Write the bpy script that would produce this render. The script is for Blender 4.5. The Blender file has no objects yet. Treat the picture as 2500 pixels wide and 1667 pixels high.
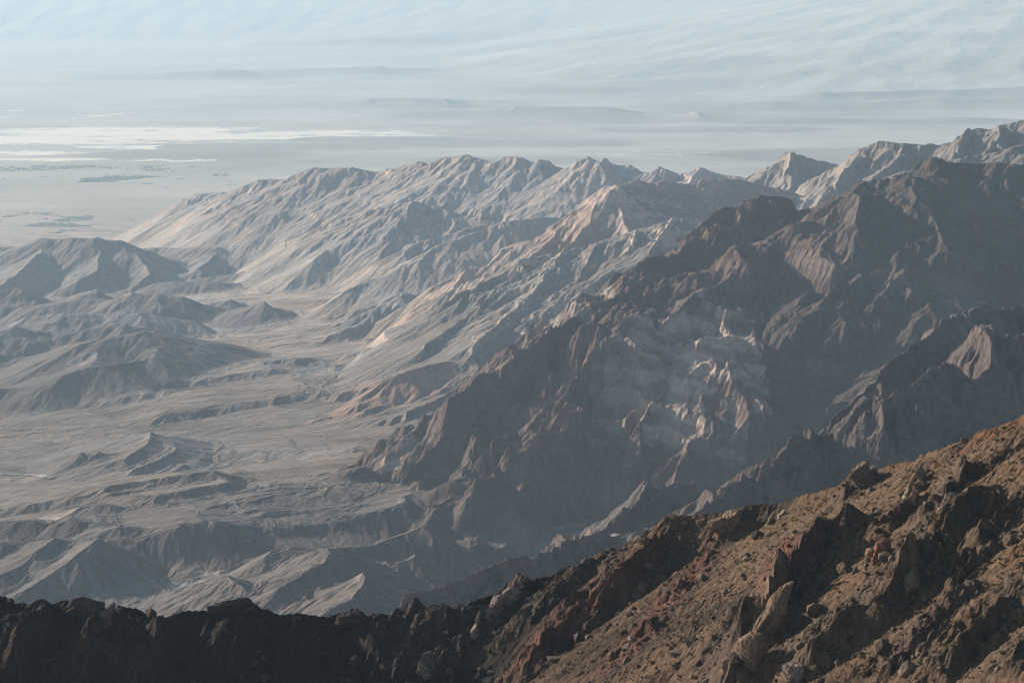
import bpy, math, time
import numpy as np
T0 = time.time()
def log(*a): print('[%.1fs]' % (time.time() - T0), *a, flush=True)
sc = bpy.context.scene
COL = sc.collection

# ------------------------------------------------------------------ camera
H = 1700.0                       # overlook above the valley floor (m)
FPX = 5414.0                     # focal length in photo pixels (2500 wide)
PITCH = math.atan(843.5 / FPX)
cam = bpy.data.cameras.new('camera')
cam.sensor_width = 36.0
cam.lens = 36.0 * FPX / 2500.0
cam.clip_start = 1.0
cam.clip_end = 200000.0
camo = bpy.data.objects.new('camera', cam)
COL.objects.link(camo)
camo.location = (0, 0, H)
camo.rotation_euler = (math.pi / 2 - PITCH, 0, 0)
sc.camera = camo

# ------------------------------------------------------------------ world, sun, exposure
SUN_EL = math.radians(17.5)
SUN_AZ = math.radians(-56.0)     # clockwise from +Y (view direction); the sun stands to the left, a little ahead
sd = np.array([math.sin(SUN_AZ) * math.cos(SUN_EL), math.cos(SUN_AZ) * math.cos(SUN_EL), math.sin(SUN_EL)])
w = bpy.data.worlds.new('World')
sc.world = w
w.use_nodes = True
nt = w.node_tree
bg = nt.nodes['Background']
sky = nt.nodes.new('ShaderNodeTexSky')
sky.sky_type = 'NISHITA'
sky.sun_disc = False
sky.sun_elevation = SUN_EL
sky.sun_rotation = SUN_AZ
sky.altitude = 1600
nt.links.new(sky.outputs[0], bg.inputs[0])
bg.inputs[1].default_value = 0.075
sl = bpy.data.lights.new('sun', 'SUN')
sl.energy = 5.0
sl.angle = math.radians(0.53)
sl.color = (1.0, 0.87, 0.73)
so = bpy.data.objects.new('sun', sl)
COL.objects.link(so)
so.location = (-3000, 2000, 3000)
from mathutils import Vector
so.rotation_euler = Vector(sd).to_track_quat('Z', 'Y').to_euler()
sc.view_settings.view_transform = 'Standard'
sc.view_settings.look = 'None'
sc.view_settings.exposure = 0.95
sc.view_settings.gamma = 1.0
sc.cycles.use_denoising = True
sc.cycles.denoising_prefilter = 'ACCURATE'
sc.cycles.pixel_filter_type = 'BLACKMAN_HARRIS'
sc.cycles.filter_width = 1.1
sc.cycles.max_bounces = 4
sc.cycles.diffuse_bounces = 1
sc.cycles.volume_bounces = 1
sc.cycles.caustics_reflective = False
sc.cycles.caustics_refractive = False
sc.cycles.use_adaptive_sampling = False
sc.cycles.adaptive_threshold = 0.02

# haze: one closed box of even air round the camera and everything built
def haze_box(x0, x1, y0, y1, z0, z1, dens, colr, aniso):
    me = bpy.data.meshes.new('haze')
    v = [(x, y, z) for z in (z0, z1) for y in (y0, y1) for x in (x0, x1)]
    f = [(0, 2, 3, 1), (4, 5, 7, 6), (0, 1, 5, 4), (2, 6, 7, 3), (0, 4, 6, 2), (1, 3, 7, 5)]
    me.from_pydata(v, [], f)
    m = bpy.data.materials.new('haze')
    m.use_nodes = True
    n = m.node_tree
    n.nodes.clear()
    o = n.nodes.new('ShaderNodeOutputMaterial')
    p = n.nodes.new('ShaderNodeVolumePrincipled')
    p.inputs['Color'].default_value = (*colr, 1)
    p.inputs['Density'].default_value = dens
    p.inputs['Anisotropy'].default_value = aniso
    n.links.new(p.outputs[0], o.inputs['Volume'])
    me.materials.append(m)
    ob = bpy.data.objects.new('haze', me)
    COL.objects.link(ob)
    ob['kind'] = 'stuff'
    ob['label'] = 'pale blue haze filling the air over the whole desert valley'
    ob['category'] = 'haze'
    return ob

haze_box(-70000, 70000, -3000, 84000, -150, 3400, 1.9e-5, (0.56, 0.765, 0.93), 0.22)

# ------------------------------------------------------------------ photo pixel + depth -> point of the world
cp, sp = math.cos(PITCH), math.sin(PITCH)
def P(px, py, Y):
    """Y in km along the view's ground direction."""
    u = (px - 1250.0) / FPX
    v = -(py - 833.5) / FPX
    t = Y * 1000.0 / (cp + v * sp)
    return (t * u, Y * 1000.0, H + t * (-sp + v * cp))

rng = np.random.default_rng(7)
F32 = np.float32
# ------------------------------------------------------------------ noise
_ga = rng.uniform(0, 2 * math.pi, (256, 256)).astype(F32)
GX, GY = np.cos(_ga), np.sin(_ga)
RX, RY = rng.random((256, 256), dtype=F32), rng.random((256, 256), dtype=F32)
def gnoise(x, y, lam, seed=0):
    x = x / lam + seed * 17.37; y = y / lam + seed * 9.71
    ix = np.floor(x); iy = np.floor(y)
    fx = (x - ix).astype(F32); fy = (y - iy).astype(F32)
    ix = ix.astype(np.int32) & 255; iy = iy.astype(np.int32) & 255
    jx = (ix + 1) & 255; jy = (iy + 1) & 255
    a = GX[ix, iy] * fx + GY[ix, iy] * fy
    b = GX[jx, iy] * (fx - 1) + GY[jx, iy] * fy
    c = GX[ix, jy] * fx + GY[ix, jy] * (fy - 1)
    d = GX[jx, jy] * (fx - 1) + GY[jx, jy] * (fy - 1)
    ux = fx * fx * fx * (fx * (fx * 6 - 15) + 10); uy = fy * fy * fy * (fy * (fy * 6 - 15) + 10)
    e = a + (b - a) * ux; g = c + (d - c) * ux
    return (e + (g - e) * uy) * 1.5          # about -1..1
def fbm(x, y, lam, octs=4, seed=0, gain=0.5, ridged=False):
    s = 0; a = 1.0; t = 0
    for o in range(octs):
        n = gnoise(x, y, lam, seed + o * 3)
        if ridged: n = 1 - 2 * np.abs(n)
        s = s + a * n; t += a; a *= gain; lam *= 0.5
    return s / t
def sstep(a, b, x):
    t = np.clip((x - a) / (b - a), 0, 1)
    return t * t * (3 - 2 * t)

# ------------------------------------------------------------------ the grid: fans out from the overlook, finer where the land is seen closer
DETAIL = 1.0
def spaced(knots):
    """knots: (value, step) ; returns values with locally interpolated step."""
    out = [knots[0][0]]
    ks = [k[0] for k in knots]; st = [k[1] for k in knots]
    while out[-1] < ks[-1]:
        out.append(out[-1] + np.interp(out[-1], ks, st) * DETAIL)
    return np.array(out)
lnr = spaced([(math.log(0.18), .03), (math.log(0.60), .006), (math.log(0.74), .0011), (math.log(0.80), .00062), (math.log(1.42), .00062), (math.log(1.50), .006),
              (math.log(2.6), .006), (math.log(2.9), .0014), (math.log(3.2), .00085), (math.log(7.0), .00075), (math.log(13.8), .0008), (math.log(15.5), .0017), (math.log(40), .0022),
              (math.log(50), .0016), (math.log(66), .0016), (math.log(75), .01)])
RR = np.exp(lnr) * 1000.0
th = spaced([(-.80, .02), (-.40, .004), (-.31, .0016), (-.245, .00054), (.245, .00054), (.31, .0012), (.40, .004), (.80, .02)])
NR, NT = len(RR), len(th)
log('grid', NR, NT, NR * NT)
X = (RR[:, None] * np.sin(th)[None, :]).astype(F32)
Y = (RR[:, None] * np.cos(th)[None, :]).astype(F32)
CELL = (RR * 0.0007).astype(F32)
sinT, cosT = np.sin(th).astype(F32)[None, :], np.cos(th).astype(F32)[None, :]
def rows(y0, y1):
    return slice(max(0, np.searchsorted(RR, y0)), min(NR, np.searchsorted(RR, y1) + 1))
def grad(Z, rs=slice(None)):
    zr = np.gradient(Z[rs], RR[rs], axis=0).astype(F32)
    zt = np.gradient(Z[rs], th, axis=1).astype(F32) / RR[rs][:, None].astype(F32)
    return zr * sinT + zt * cosT, zr * cosT - zt * sinT

def blur(A, k):
    for ax in (0, 1):
        c = np.cumsum(A, axis=ax, dtype=np.float64)
        n = A.shape[ax]; hi = np.minimum(np.arange(n) + k, n - 1); lo = np.arange(n) - k - 1
        top = np.take(c, hi, ax); bot = np.take(c, np.maximum(lo, 0), ax)
        msk = (lo >= 0).reshape((-1, 1) if ax == 0 else (1, -1)); cnt = (hi - np.maximum(lo, -1)).reshape(msk.shape)
        A = ((top - bot * msk) / cnt).astype(F32)
    return A

# ------------------------------------------------------------------ valley floor and fans
FC = np.array([  # x km, y km, z m
    (-4.5, 16.5, 0), (-2, 16.5, 0), (1, 16.5, 20), (4, 16.5, 120), (-9, 20, 0), (0, 20, 0), (9, 20, 0), (-9, 30, 0), (9, 30, 0), (0, 30, 0),
    (-3.3, 14.6, 15), (-2.4, 14.3, 60), (-1.5, 14, 90), (0, 14, 170), (3, 14, 300),
    (-2.9, 12.2, 90), (-1.6, 12, 135), (-1.0, 12, 175), (0, 12, 270), (3, 12, 420),
    (-2.4, 10, 85), (-1.5, 10, 115), (-.75, 10, 175), (0, 10, 290), (3, 10, 450),
    (-1.9, 8, 105), (-1.3, 8, 135), (-.65, 8, 190), (0, 8, 300), (2, 8, 450),
    (-1.65, 7, 140), (-1.1, 7, 175), (-.55, 7, 240), (0, 6.8, 330),
    (-1.5, 6, 250), (-1.05, 6.2, 285), (-.8, 5.9, 325), (-.5, 6.1, 335), (-.3, 6.3, 335), (.05, 6.1, 270),
    (-1.3, 5.05, 215), (-.9, 5.0, 235), (-.5, 5.0, 225), (-.2, 5.05, 215), (.2, 5.1, 235), (.05, 5.5, 235), (-.1, 5.8, 265), (-.15, 5.4, 205), (.3, 5.8, 300), (-.3, 5.75, 270), (.5, 4.9, 330),
    (-1.3, 4, 200), (-.7, 4, 240), (-.2, 3.9, 330), (.4, 3.9, 420), (1.2, 4.4, 560), (2.0, 4.4, 650),
    (-1.5, 2.4, 200), (0, 2.4, 420), (1.0, 2.6, 560), (2.5, 7, 500), (-3, 7, 60), (-3, 5, 100), (-6, 10, 0), (-5, 13, 0)], dtype=np.float64)
def tps_fit(C):
    n = len(C)
    d = np.hypot(C[:, None, 0] - C[None, :, 0], C[:, None, 1] - C[None, :, 1])
    K = np.where(d > 0, d * d * np.log(d + 1e-9), 0) + np.eye(n) * 0.15
    Pm = np.c_[np.ones(n), C[:, :2]]
    A = np.block([[K, Pm], [Pm.T, np.zeros((3, 3))]])
    return np.linalg.solve(A, np.r_[C[:, 2], 0, 0, 0])
def tps_eval(C, wts, x, y):
    z = wts[-3] + wts[-2] * x + wts[-1] * y
    for (cx, cy, _), wi in zip(C, wts[:-3]):
        d2 = (x - cx) ** 2 + (y - cy) ** 2
        z = z + wi * 0.5 * d2 * np.log(d2 + 1e-12)
    return z
wt = tps_fit(FC)
rc = np.unique(np.r_[np.arange(0, NR, 14), NR - 1]); tc = np.unique(np.r_[np.arange(0, NT, 10), NT - 1])
xc, yc = X[np.ix_(rc, tc)].astype(float) / 1000, Y[np.ix_(rc, tc)].astype(float) / 1000
zc = tps_eval(FC, wt, np.clip(xc, -6, 6), np.clip(yc, 2.2, 30))
zc = np.clip(zc, 0, 700) * (1 - sstep(15.2, 18, yc))
# far side: fans climb to the opposite range
farb = np.clip(yc - (34 - 0.25 * xc), 0, None)
zc = zc + farb * 30 + np.clip(yc - 46, 0, None) * 8
ci = np.interp(np.arange(NR), rc, np.arange(len(rc))); cj = np.interp(np.arange(NT), tc, np.arange(len(tc)))
def upsample(A):
    i0 = np.minimum(ci.astype(int), A.shape[0] - 2); fi = (ci - i0)[:, None]
    j0 = np.minimum(cj.astype(int), A.shape[1] - 2); fj = (cj - j0)[None, :]
    B = A[i0] * (1 - fi) + A[i0 + 1] * fi
    return (B[:, j0] * (1 - fj) + B[:, j0 + 1] * fj).astype(F32)
Z = upsample(zc)
log('floor')

# attributes that ride along: colour, ruggedness (erosion depth), rockiness
OWN = np.zeros((NR, NT), np.uint8)
CR = np.empty((NR, NT, 3), F32); CR[:] = (.215, .180, .150)
ERO = np.full((NR, NT), .25, F32)
ROCK = np.zeros((NR, NT), F32)
HM = np.zeros((NR, NT), F32)

warpx = gnoise(X, Y, 420, 1) * 1.0 + gnoise(X, Y, 130, 2) * .45
warpy = gnoise(X, Y, 420, 3) * 1.0 + gnoise(X, Y, 130, 4) * .45
wamp = (np.clip(RR, 0, 14000) * 0.0020)[:, None].astype(F32)
near = (RR < 1900)[:, None]
WX = X + warpx * wamp * np.where(near, .6, 1).astype(F32); WY = Y + warpy * wamp * np.where(near, .6, 1.6).astype(F32)
log('warp')

def add_ridge(pts, front=.5, back=.5, rnd=0.0, k=25.0, own=1, col=(.2, .17, .15), ero=1.0, rock=1.0, reach=None, jag=0.0, concave=0.0, left=None, cap=True):
    """pts: (px, py, Ykm) left to right. A crest with its two flanks, melted into what stands there."""
    global Z
    W3 = np.array([P(*p) for p in pts])
    zmin = 0.0
    R = reach or min(3500, (W3[:, 2].max() - 0) / min(front, back) + 50)
    r0 = max(150, np.hypot(W3[:, 0], W3[:, 1]).min() - R); r1 = np.hypot(W3[:, 0], W3[:, 1]).max() + R
    rs = rows(r0, r1)
    rm = np.hypot(W3[:, 0], W3[:, 1]).min() - 0
    a = np.arctan2(W3[:, 0], W3[:, 1])
    da = math.asin(min(.95, R / max(rm, R * 1.06)))
    cs = slice(max(0, np.searchsorted(th, a.min() - da)), min(NT, np.searchsorted(th, a.max() + da) + 1))
    x = WX[rs, cs]; y = WY[rs, cs]
    best = np.full(x.shape, -1e9, F32)
    dmin = np.full(x.shape, 1e9, F32)
    for (ax, ay, az), (bx, by, bz) in zip(W3[:-1], W3[1:]):
        dx, dy = bx - ax, by - ay
        L2 = dx * dx + dy * dy
        if L2 < 1e-6: continue
        # restrict each segment to its own neighbourhood
        px_ = x - F32(ax); py_ = y - F32(ay)
        t = np.clip((px_ * F32(dx) + py_ * F32(dy)) * F32(1 / L2), 0, 1)
        qx = px_ - t * F32(dx); qy = py_ - t * F32(dy)
        d = np.sqrt(qx * qx + qy * qy)
        side = (F32(dx) * py_ - F32(dy) * px_) * F32(1 / math.sqrt(L2))    # >0: far side
        sm = np.clip(side / (d + 1) * 1.2, -1, 1) * .5 + .5
        s = F32(front) + (F32(back) - F32(front)) * sm
        if jag: np.minimum(dmin, d, out=dmin)
        if rnd: d = np.sqrt(d * d + F32(rnd * rnd)) - F32(rnd)
        dd = s * d + np.clip(d - F32(.62 * R), 0, None) * F32(.5)
        if concave: dd = dd * (1 - F32(concave) * np.clip(dd / 500, 0, .6))
        np.maximum(best, F32(az) + t * F32(bz - az) - dd, out=best)
    if cap:
        # seen from the overlook each crest is a watershed: the land falls away behind it and in front of it
        o_ = np.argsort(a); ta = a[o_]; rcr = np.hypot(W3[:, 0], W3[:, 1])[o_]; zcr = W3[:, 2][o_]
        thc = th[cs]
        rc_ = np.interp(thc, ta, rcr).astype(F32)[None]; zc_ = np.interp(thc, ta, zcr).astype(F32)[None]
        outside = (np.clip(ta[0] - thc, 0, None) + np.clip(thc - ta[-1], 0, None)).astype(F32)[None] * rc_
        if rnd: outside = np.clip(outside - F32(rnd), 0, None)
        zc_ = zc_ - F32(.62) * outside
        dr = RR[rs, None].astype(F32) + (WY[rs, cs] - Y[rs, cs]) * F32(.5) - rc_
        lim = np.where(dr > 0, zc_ - F32(.55 * min(back, .7)) * dr, zc_ - dr * ((F32(H) - zc_) / rc_ - F32(.10)))
        lim = np.where(dr < 0, zc_ - dr * (F32(H) - zc_) / rc_ + dr * F32(min(.10, front * .3)), lim)
        m_ = best - lim
        best = np.minimum(best, lim) - np.clip(12 - np.abs(m_), 0, None) ** 2 / 48
    if jag:
        best += np.exp(-dmin / F32(jag * 9)) * (.8 * jag * gnoise(x, y, jag * 22, 11) + .35 * jag * gnoise(x, y, jag * 7, 12))
    za = Z[rs, cs]
    diff = best - za
    w_ = np.clip(diff / (2 * k) + .5, 0, 1).astype(F32)
    Z[rs, cs] = np.maximum(best, za) + np.clip(k - np.abs(diff), 0, None) ** 2 / (4 * k)
    w3 = w_[..., None]
    CR[rs, cs] = CR[rs, cs] * (1 - w3) + np.array(col, F32) * w3
    ERO[rs, cs] = ERO[rs, cs] * (1 - w_) + F32(ero) * w_
    ROCK[rs, cs] = ROCK[rs, cs] * (1 - w_) + F32(rock) * w_
    OWN[rs, cs] = np.where(diff > 0, np.uint8(own), OWN[rs, cs])

def line(s, Y0, Y1=None):
    """'px,py px,py ...' with depth going from Y0 to Y1 (km)."""
    p = [tuple(map(float, q.split(','))) for q in s.split()]
    Y1 = Y0 if Y1 is None else Y1
    n = max(1, len(p) - 1)
    x0, x1 = p[0][0], p[-1][0]
    return [(a[0], a[1], (Y0 + (Y1 - Y0) * ((a[0] - x0) / (x1 - x0) if x1 != x0 else i / n)) if len(a) < 3 else a[2]) for i, a in enumerate(p)]

def lined(s, xs, ys):
    return [(float(a), float(b), float(np.interp(float(a), xs, ys))) for a, b in (q.split(',') for q in s.split())]
# owners
(VALLEY, SALT, FAR, HILLS_FAR, RANGE_A, RANGE_B, RANGE_BACK, RANGE_C, RANGE_D, SPUR_E, BLUFF_F, SPUR_G, HILL_M, HILL_L, PINK_K, FORE, FAN) = range(17)
GREY = (.155, .145, .14); BROWN = (.15, .115, .098); DARK = (.082, .07, .066); PALE = (.34, .30, .26); PINK = (.30, .19, .145); TAN = (.235, .195, .155)

def add_hill(pts, wid, own, col, ero=.6, hmax=230):
    W3 = np.array([P(*p) for p in pts]); r_ = np.hypot(W3[:, 0], W3[:, 1])
    rs = rows(r_.min() - wid * 4, r_.max() + wid * 4)
    x, y = WX[rs], WY[rs]
    best = np.full(x.shape, 1e9, F32); hh = np.zeros(x.shape, F32)
    fl = []
    for p in W3:
        i = np.searchsorted(RR, math.hypot(p[0], p[1])); j = np.searchsorted(th, math.atan2(p[0], p[1]))
        fl.append(float(np.clip(p[2] - Z[min(i, NR - 1), min(max(j, 0), NT - 1)], 15, hmax)))
    for a, b, ha, hb in zip(W3[:-1], W3[1:], fl[:-1], fl[1:]):
        dx, dy = b[0] - a[0], b[1] - a[1]; L2 = dx * dx + dy * dy + 1e-6
        px_, py_ = x - F32(a[0]), y - F32(a[1])
        t = np.clip((px_ * F32(dx) + py_ * F32(dy)) / F32(L2), 0, 1)
        d = np.hypot(px_ - t * F32(dx), py_ - t * F32(dy))
        m = d < best
        best = np.where(m, d, best); hh = np.where(m, ha + t * (hb - ha), hh)
    pr = np.exp(-(best / wid) ** 1.25)
    Z[rs] += (hh * pr).astype(F32)
    f = sstep(.10, .4, pr)
    HM[rs] = np.maximum(HM[rs], f)
    ERO[rs] = np.maximum(ERO[rs], ero * f); ROCK[rs] = np.maximum(ROCK[rs], f * .5)
    OWN[rs] = np.where((f > .5) & (OWN[rs] == VALLEY), np.uint8(own), OWN[rs])

def add_step(pts, h, wf, wb, col=None, own=FAN, ero=.6):
    W3 = np.array([P(*p) for p in pts])
    r_ = np.hypot(W3[:, 0], W3[:, 1]); R = max(wf, wb)
    rs = rows(r_.min() - R, r_.max() + R)
    x, y = WX[rs], WY[rs]
    best = np.full(x.shape, 1e9, F32); T = np.zeros(x.shape, F32); S = np.zeros(x.shape, F32)
    n_ = len(W3) - 1
    for i, (a, b) in enumerate(zip(W3[:-1], W3[1:])):
        dx, dy = b[0] - a[0], b[1] - a[1]; L2 = dx * dx + dy * dy + 1e-6
        px_, py_ = x - F32(a[0]), y - F32(a[1])
        t = np.clip((px_ * F32(dx) + py_ * F32(dy)) / F32(L2), 0, 1)
        d = np.hypot(px_ - t * F32(dx), py_ - t * F32(dy))
        m = d < best
        best = np.where(m, d, best); T = np.where(m, (i + t) / n_, T); S = np.where(m, dx * py_ - dy * px_, S)
    prof = 1 - sstep(0, 1, best / np.where(S > 0, wb, wf))
    e = prof * sstep(0, .2, T) * (1 - sstep(.8, 1, T))
    Z[rs] += (h * e).astype(F32)
    f = (prof * (S <= 0) * sstep(0, .15, T) * (1 - sstep(.85, 1, T))).astype(F32)
    ERO[rs] = np.maximum(ERO[rs], ero * f)
    if col is not None:
        CR[rs] = CR[rs] * (1 - f[..., None] * .8) + np.array(col, F32) * f[..., None] * .8
    OWN[rs] = np.where((f > .3) & (OWN[rs] == VALLEY), np.uint8(own), OWN[rs])

def hit_mid(px, py, rmin=2300.):
    u = (px - 1250.0) / FPX; v = -(py - 833.5) / FPX
    d = (u, cp + v * sp, -sp + v * cp); hd = math.hypot(d[0], d[1])
    j = int(np.clip(np.searchsorted(th, math.atan2(d[0], d[1])), 0, NT - 1))
    i0 = np.searchsorted(RR, rmin)
    dz = Z[i0:, j] - (H + RR[i0:] / hd * d[2])
    ok = np.nonzero(dz > 0)[0]
    i = i0 + (ok[0] if len(ok) else 0)
    return float(X[i, j]), float(Y[i, j])
def ribm(s, amp, wl, wr, col=None, own=None, rock=None, taper=.12, rmin=2300., sharp=.5):
    pts = [hit_mid(*map(float, q.split(',')), rmin) for q in s.split()]
    A = np.array(pts); r_ = np.hypot(A[:, 0], A[:, 1]); R = max(wl, wr) * 1.1
    a = np.arctan2(A[:, 0], A[:, 1]); da = R / r_.min()
    rs = rows(r_.min() - R, r_.max() + R); cs = slice(np.searchsorted(th, a.min() - da), np.searchsorted(th, a.max() + da) + 1)
    x, y = WX[rs, cs], WY[rs, cs]
    best = np.full(x.shape, 1e9, F32); T = np.zeros(x.shape, F32); S = np.zeros(x.shape, F32)
    L = [0]
    for p, q in zip(pts[:-1], pts[1:]): L.append(L[-1] + math.hypot(q[0] - p[0], q[1] - p[1]))
    for n_, (p, q) in enumerate(zip(pts[:-1], pts[1:])):
        dx, dy = q[0] - p[0], q[1] - p[1]; L2 = dx * dx + dy * dy + 1e-6
        px_, py_ = x - F32(p[0]), y - F32(p[1])
        t = np.clip((px_ * F32(dx) + py_ * F32(dy)) / F32(L2), 0, 1)
        d = np.hypot(px_ - t * F32(dx), py_ - t * F32(dy))
        m = d < best
        best = np.where(m, d, best); T = np.where(m, (L[n_] + t * math.sqrt(L2)) / L[-1], T); S = np.where(m, dx * py_ - dy * px_, S)
    k_ = np.clip(S / (math.sqrt(1) * np.maximum(best, 4) * 40), -1, 1)
    wd = np.where(S < 0, wl, wr)
    prof = np.clip(1 - best / wd, 0, 1)
    prof = prof * (sharp + (1 - sharp) * prof * (3 - 2 * prof) )
    e = prof * (sstep(0, max(taper, .32), T) * (1 - sstep(1 - taper, 1, T))) * (1 + .3 * gnoise(x, y, wl * .8, 53))
    e = e.astype(F32)
    Z[rs, cs] += amp * e
    f = np.clip(e * 1.6, 0, 1)
    if rock is not None: ROCK[rs, cs] = np.maximum(ROCK[rs, cs], f * rock)
    if col is not None: CR[rs, cs] = CR[rs, cs] * (1 - f[..., None]) + np.array(col, F32) * f[..., None]

# ---- the far side of the valley
add_ridge(line('-900,-95 -300,-88 300,-72 900,-66 1500,-85 2100,-110 3300,-130', 68, 60), cap=False, front=.16, back=.3, k=120, own=FAR, col=(.34, .31, .26), ero=.5, rock=.3, reach=40000)
add_ridge(line('1560,40 1800,10 2000,-25 2300,-60 2600,-80 3200,-80', 54, 48), cap=False, front=.14, back=.2, k=90, own=FAR, col=(.34, .31, .26), ero=.6, rock=.6, reach=40000)
for s, y, c in [('640,262 798,250 904,234 1000,229 1091,242 1160,258', 33, 1), ('1100,286 1180,272 1250,261 1319,255 1380,249 1420,248 1489,263 1580,282 1620,292', 30.5, 1),
                ('1540,298 1590,287 1650,280 1702,273 1745,280 1782,287 1830,298', 29.2, 1), ('1560,322 1640,318 1761,311 1840,319 1900,328', 27.6, .6),
                ('300,200 340,194 426,178 532,169 590,173 640,186', 40.5, 1), ('740,170 830,165 930,160 960,168', 41.5, .8), ('700,107 800,98 900,88 1000,92 1100,104', 51, 1),
                ('1350,228 1460,212 1560,208 1650,216', 36.5, .9), ('1480,194 1600,186 1700,184 1760,196', 39, .9), ('1700,262 1900,246 2100,250 2300,240 2520,244', 32.5, .8),
                ('1850,292 2000,288 2200,290 2350,286 2520,292', 29.3, .5), ('1120,128 1250,118 1400,121 1520,112', 46, .8), ('2000,224 2150,212 2350,218 2520,205', 34, .7),
                ('340,398 380,393 440,398 520,408 600,420', 23.2, .5), ('520,384 600,374 680,376 780,388 860,398', 24.4, .5), ('830,340 900,338 1000,342', 26, .3),
                ('1160,395 1240,392 1300,394 1400,404', 22.2, .6), ('1960,386 2060,372 2160,360 2240,352', 22.6, .8), ('1030,365 1150,356 1300,352 1420,362', 25, .5)]:
    add_hill(line(s, y + 1.6 * c), 800 if c > .7 else 500, HILLS_FAR, (.26, .25, .24), .5, 120)
log('far')

# ---- left hills and badlands (12.9 km .. 9 km)
lh = dict(own=HILL_L, ero=.6, rock=.25, k=16, reach=1200)
add_ridge(line('-120,640 0,602 51,598 82,585 105,579 143,581 177,577 218,581 238,578 255,585 296,588 327,598 357,608 391,622 425,642 470,668', 12.9, 12.6), front=.34, back=.5, rnd=12, col=(.145, .13, .12), **lh)
add_ridge([(105, 582, 12.85), (95, 620, 12.5), (60, 650, 12.2), (20, 690, 11.9)], cap=False, front=.4, back=.4, col=(.17, .15, .14), **lh)
add_ridge([(238, 582, 12.8), (250, 620, 12.5), (230, 660, 12.1), (190, 690, 11.9)], cap=False, front=.4, back=.4, col=(.15, .135, .125), **lh)
add_ridge([(327, 600, 12.7), (350, 640, 12.4), (370, 668, 12.1)], cap=False, front=.4, back=.4, col=(.15, .14, .13), **lh)
add_ridge(line('354,604 391,603 459,605 503,602 531,600 558,615 595,632 640,650', 13.1, 12.8), front=.4, back=.45, rnd=8, col=(.17, .155, .145), **lh)
add_ridge([(531, 602, 13), (520, 630, 12.7), (480, 655, 12.4)], cap=False, front=.4, back=.4, col=(.16, .15, .14), **lh)
add_ridge(line('-60,716 0,710 51,707 85,717 112,731 140,745', 11.2), front=.3, back=.3, rnd=10, col=(.13, .118, .11), **lh)
add_ridge(line('112,734 170,728 205,716 238,707 262,722 282,730', 11.3), front=.3, back=.3, rnd=6, col=(.15, .135, .125), **lh)
add_ridge(line('60,748 136,738 190,731 238,729 282,727 330,716 391,719 442,727 493,741 530,750', 10.95, 10.9), front=.28, back=.34, rnd=14, col=(.118, .105, .10), **lh)
add_ridge(line('380,690 430,686 476,688 530,686 580,692', 11.9), front=.25, back=.25, rnd=8, col=(.13, .12, .115), **lh)
add_ridge(line('470,680 530,672 578,666 612,663 639,671 680,680', 12.2), front=.25, back=.25, rnd=8, col=(.14, .13, .12), **lh)
add_ridge(line('490,742 530,734 560,728 590,736', 11.1), front=.3, back=.3, rnd=6, col=(.16, .145, .14), **lh)
add_ridge(line('560,756 578,751 629,738 646,734 667,748 705,758', 10.75), front=.3, back=.3, rnd=6, col=(.16, .145, .14), **lh)
add_ridge(line('-60,815 0,806 34,796 85,806 150,815', 10.0), front=.36, back=.36, rnd=14, col=(.17, .155, .14), **lh)
add_ridge(line('150,815 210,806 272,803 306,797 357,802 391,811 430,818', 10.0), front=.36, back=.36, rnd=10, col=(.125, .112, .108), **lh)
add_ridge(line('60,775 150,768 250,772 330,766 400,775 470,780', 10.45), front=.26, back=.26, rnd=10, col=(.22, .205, .19), **lh)
add_ridge(line('-80,935 -20,925 37,904 85,883 153,857 211,836 272,823 340,819 374,816 425,824 476,836 527,841 578,850 640,860', 9.2, 9.55), front=.30, back=.22, rnd=14, col=(.16, .14, .125), **lh)
add_ridge([(211, 838, 9.45), (240, 868, 9.2), (215, 894, 8.95), (160, 915, 8.8)], cap=False, front=.28, back=.3, rnd=8, col=(.16, .145, .13), **lh)
add_ridge([(374, 818, 9.55), (400, 850, 9.3), (374, 878, 9.1), (300, 890, 8.95), (211, 898, 8.9)], cap=False, front=.28, back=.3, rnd=8, col=(.15, .135, .125), **lh)
add_ridge([(527, 843, 9.55), (520, 862, 9.4), (470, 876, 9.25)], cap=False, front=.28, back=.3, rnd=6, col=(.19, .175, .165), **lh)
add_ridge(line('-60,870 0,862 40,866 80,880', 9.55), front=.3, back=.3, rnd=8, col=(.14, .125, .115), **lh)
add_ridge(line('-80,940 0,945 68,952 119,955 150,970', 8.75), front=.3, back=.25, rnd=8, col=(.085, .075, .072), **lh)
add_step(line('180,982 240,971 300,968 340,962 380,958', 8.55), 16, 50, 300, (.18, .16, .15))
# hundreds of low hummocks between: broken ground
hm = sstep(8.9e3, 9.6e3, Y) * (1 - sstep(12.3e3, 13e3, Y)) * (1 - sstep(-.17, -.125, X / Y + .012 * gnoise(X, Y, 700, 40)))
bump = np.clip(fbm(X, Y, 520, 3, 41, .55, True) - .0, 0, 1) ** 1.3
Z += (hm * bump * 15).astype(F32)
mk = np.clip(hm * bump * 2.2, 0, 1)[..., None]
CR[:] = CR * (1 - mk * .6) + np.array((.16, .145, .135), F32) * mk * .6
ERO[:] = np.maximum(ERO, hm * .6)
OWN[(hm * bump > .3) & (OWN == VALLEY)] = HILL_L
log('left hills')

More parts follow.
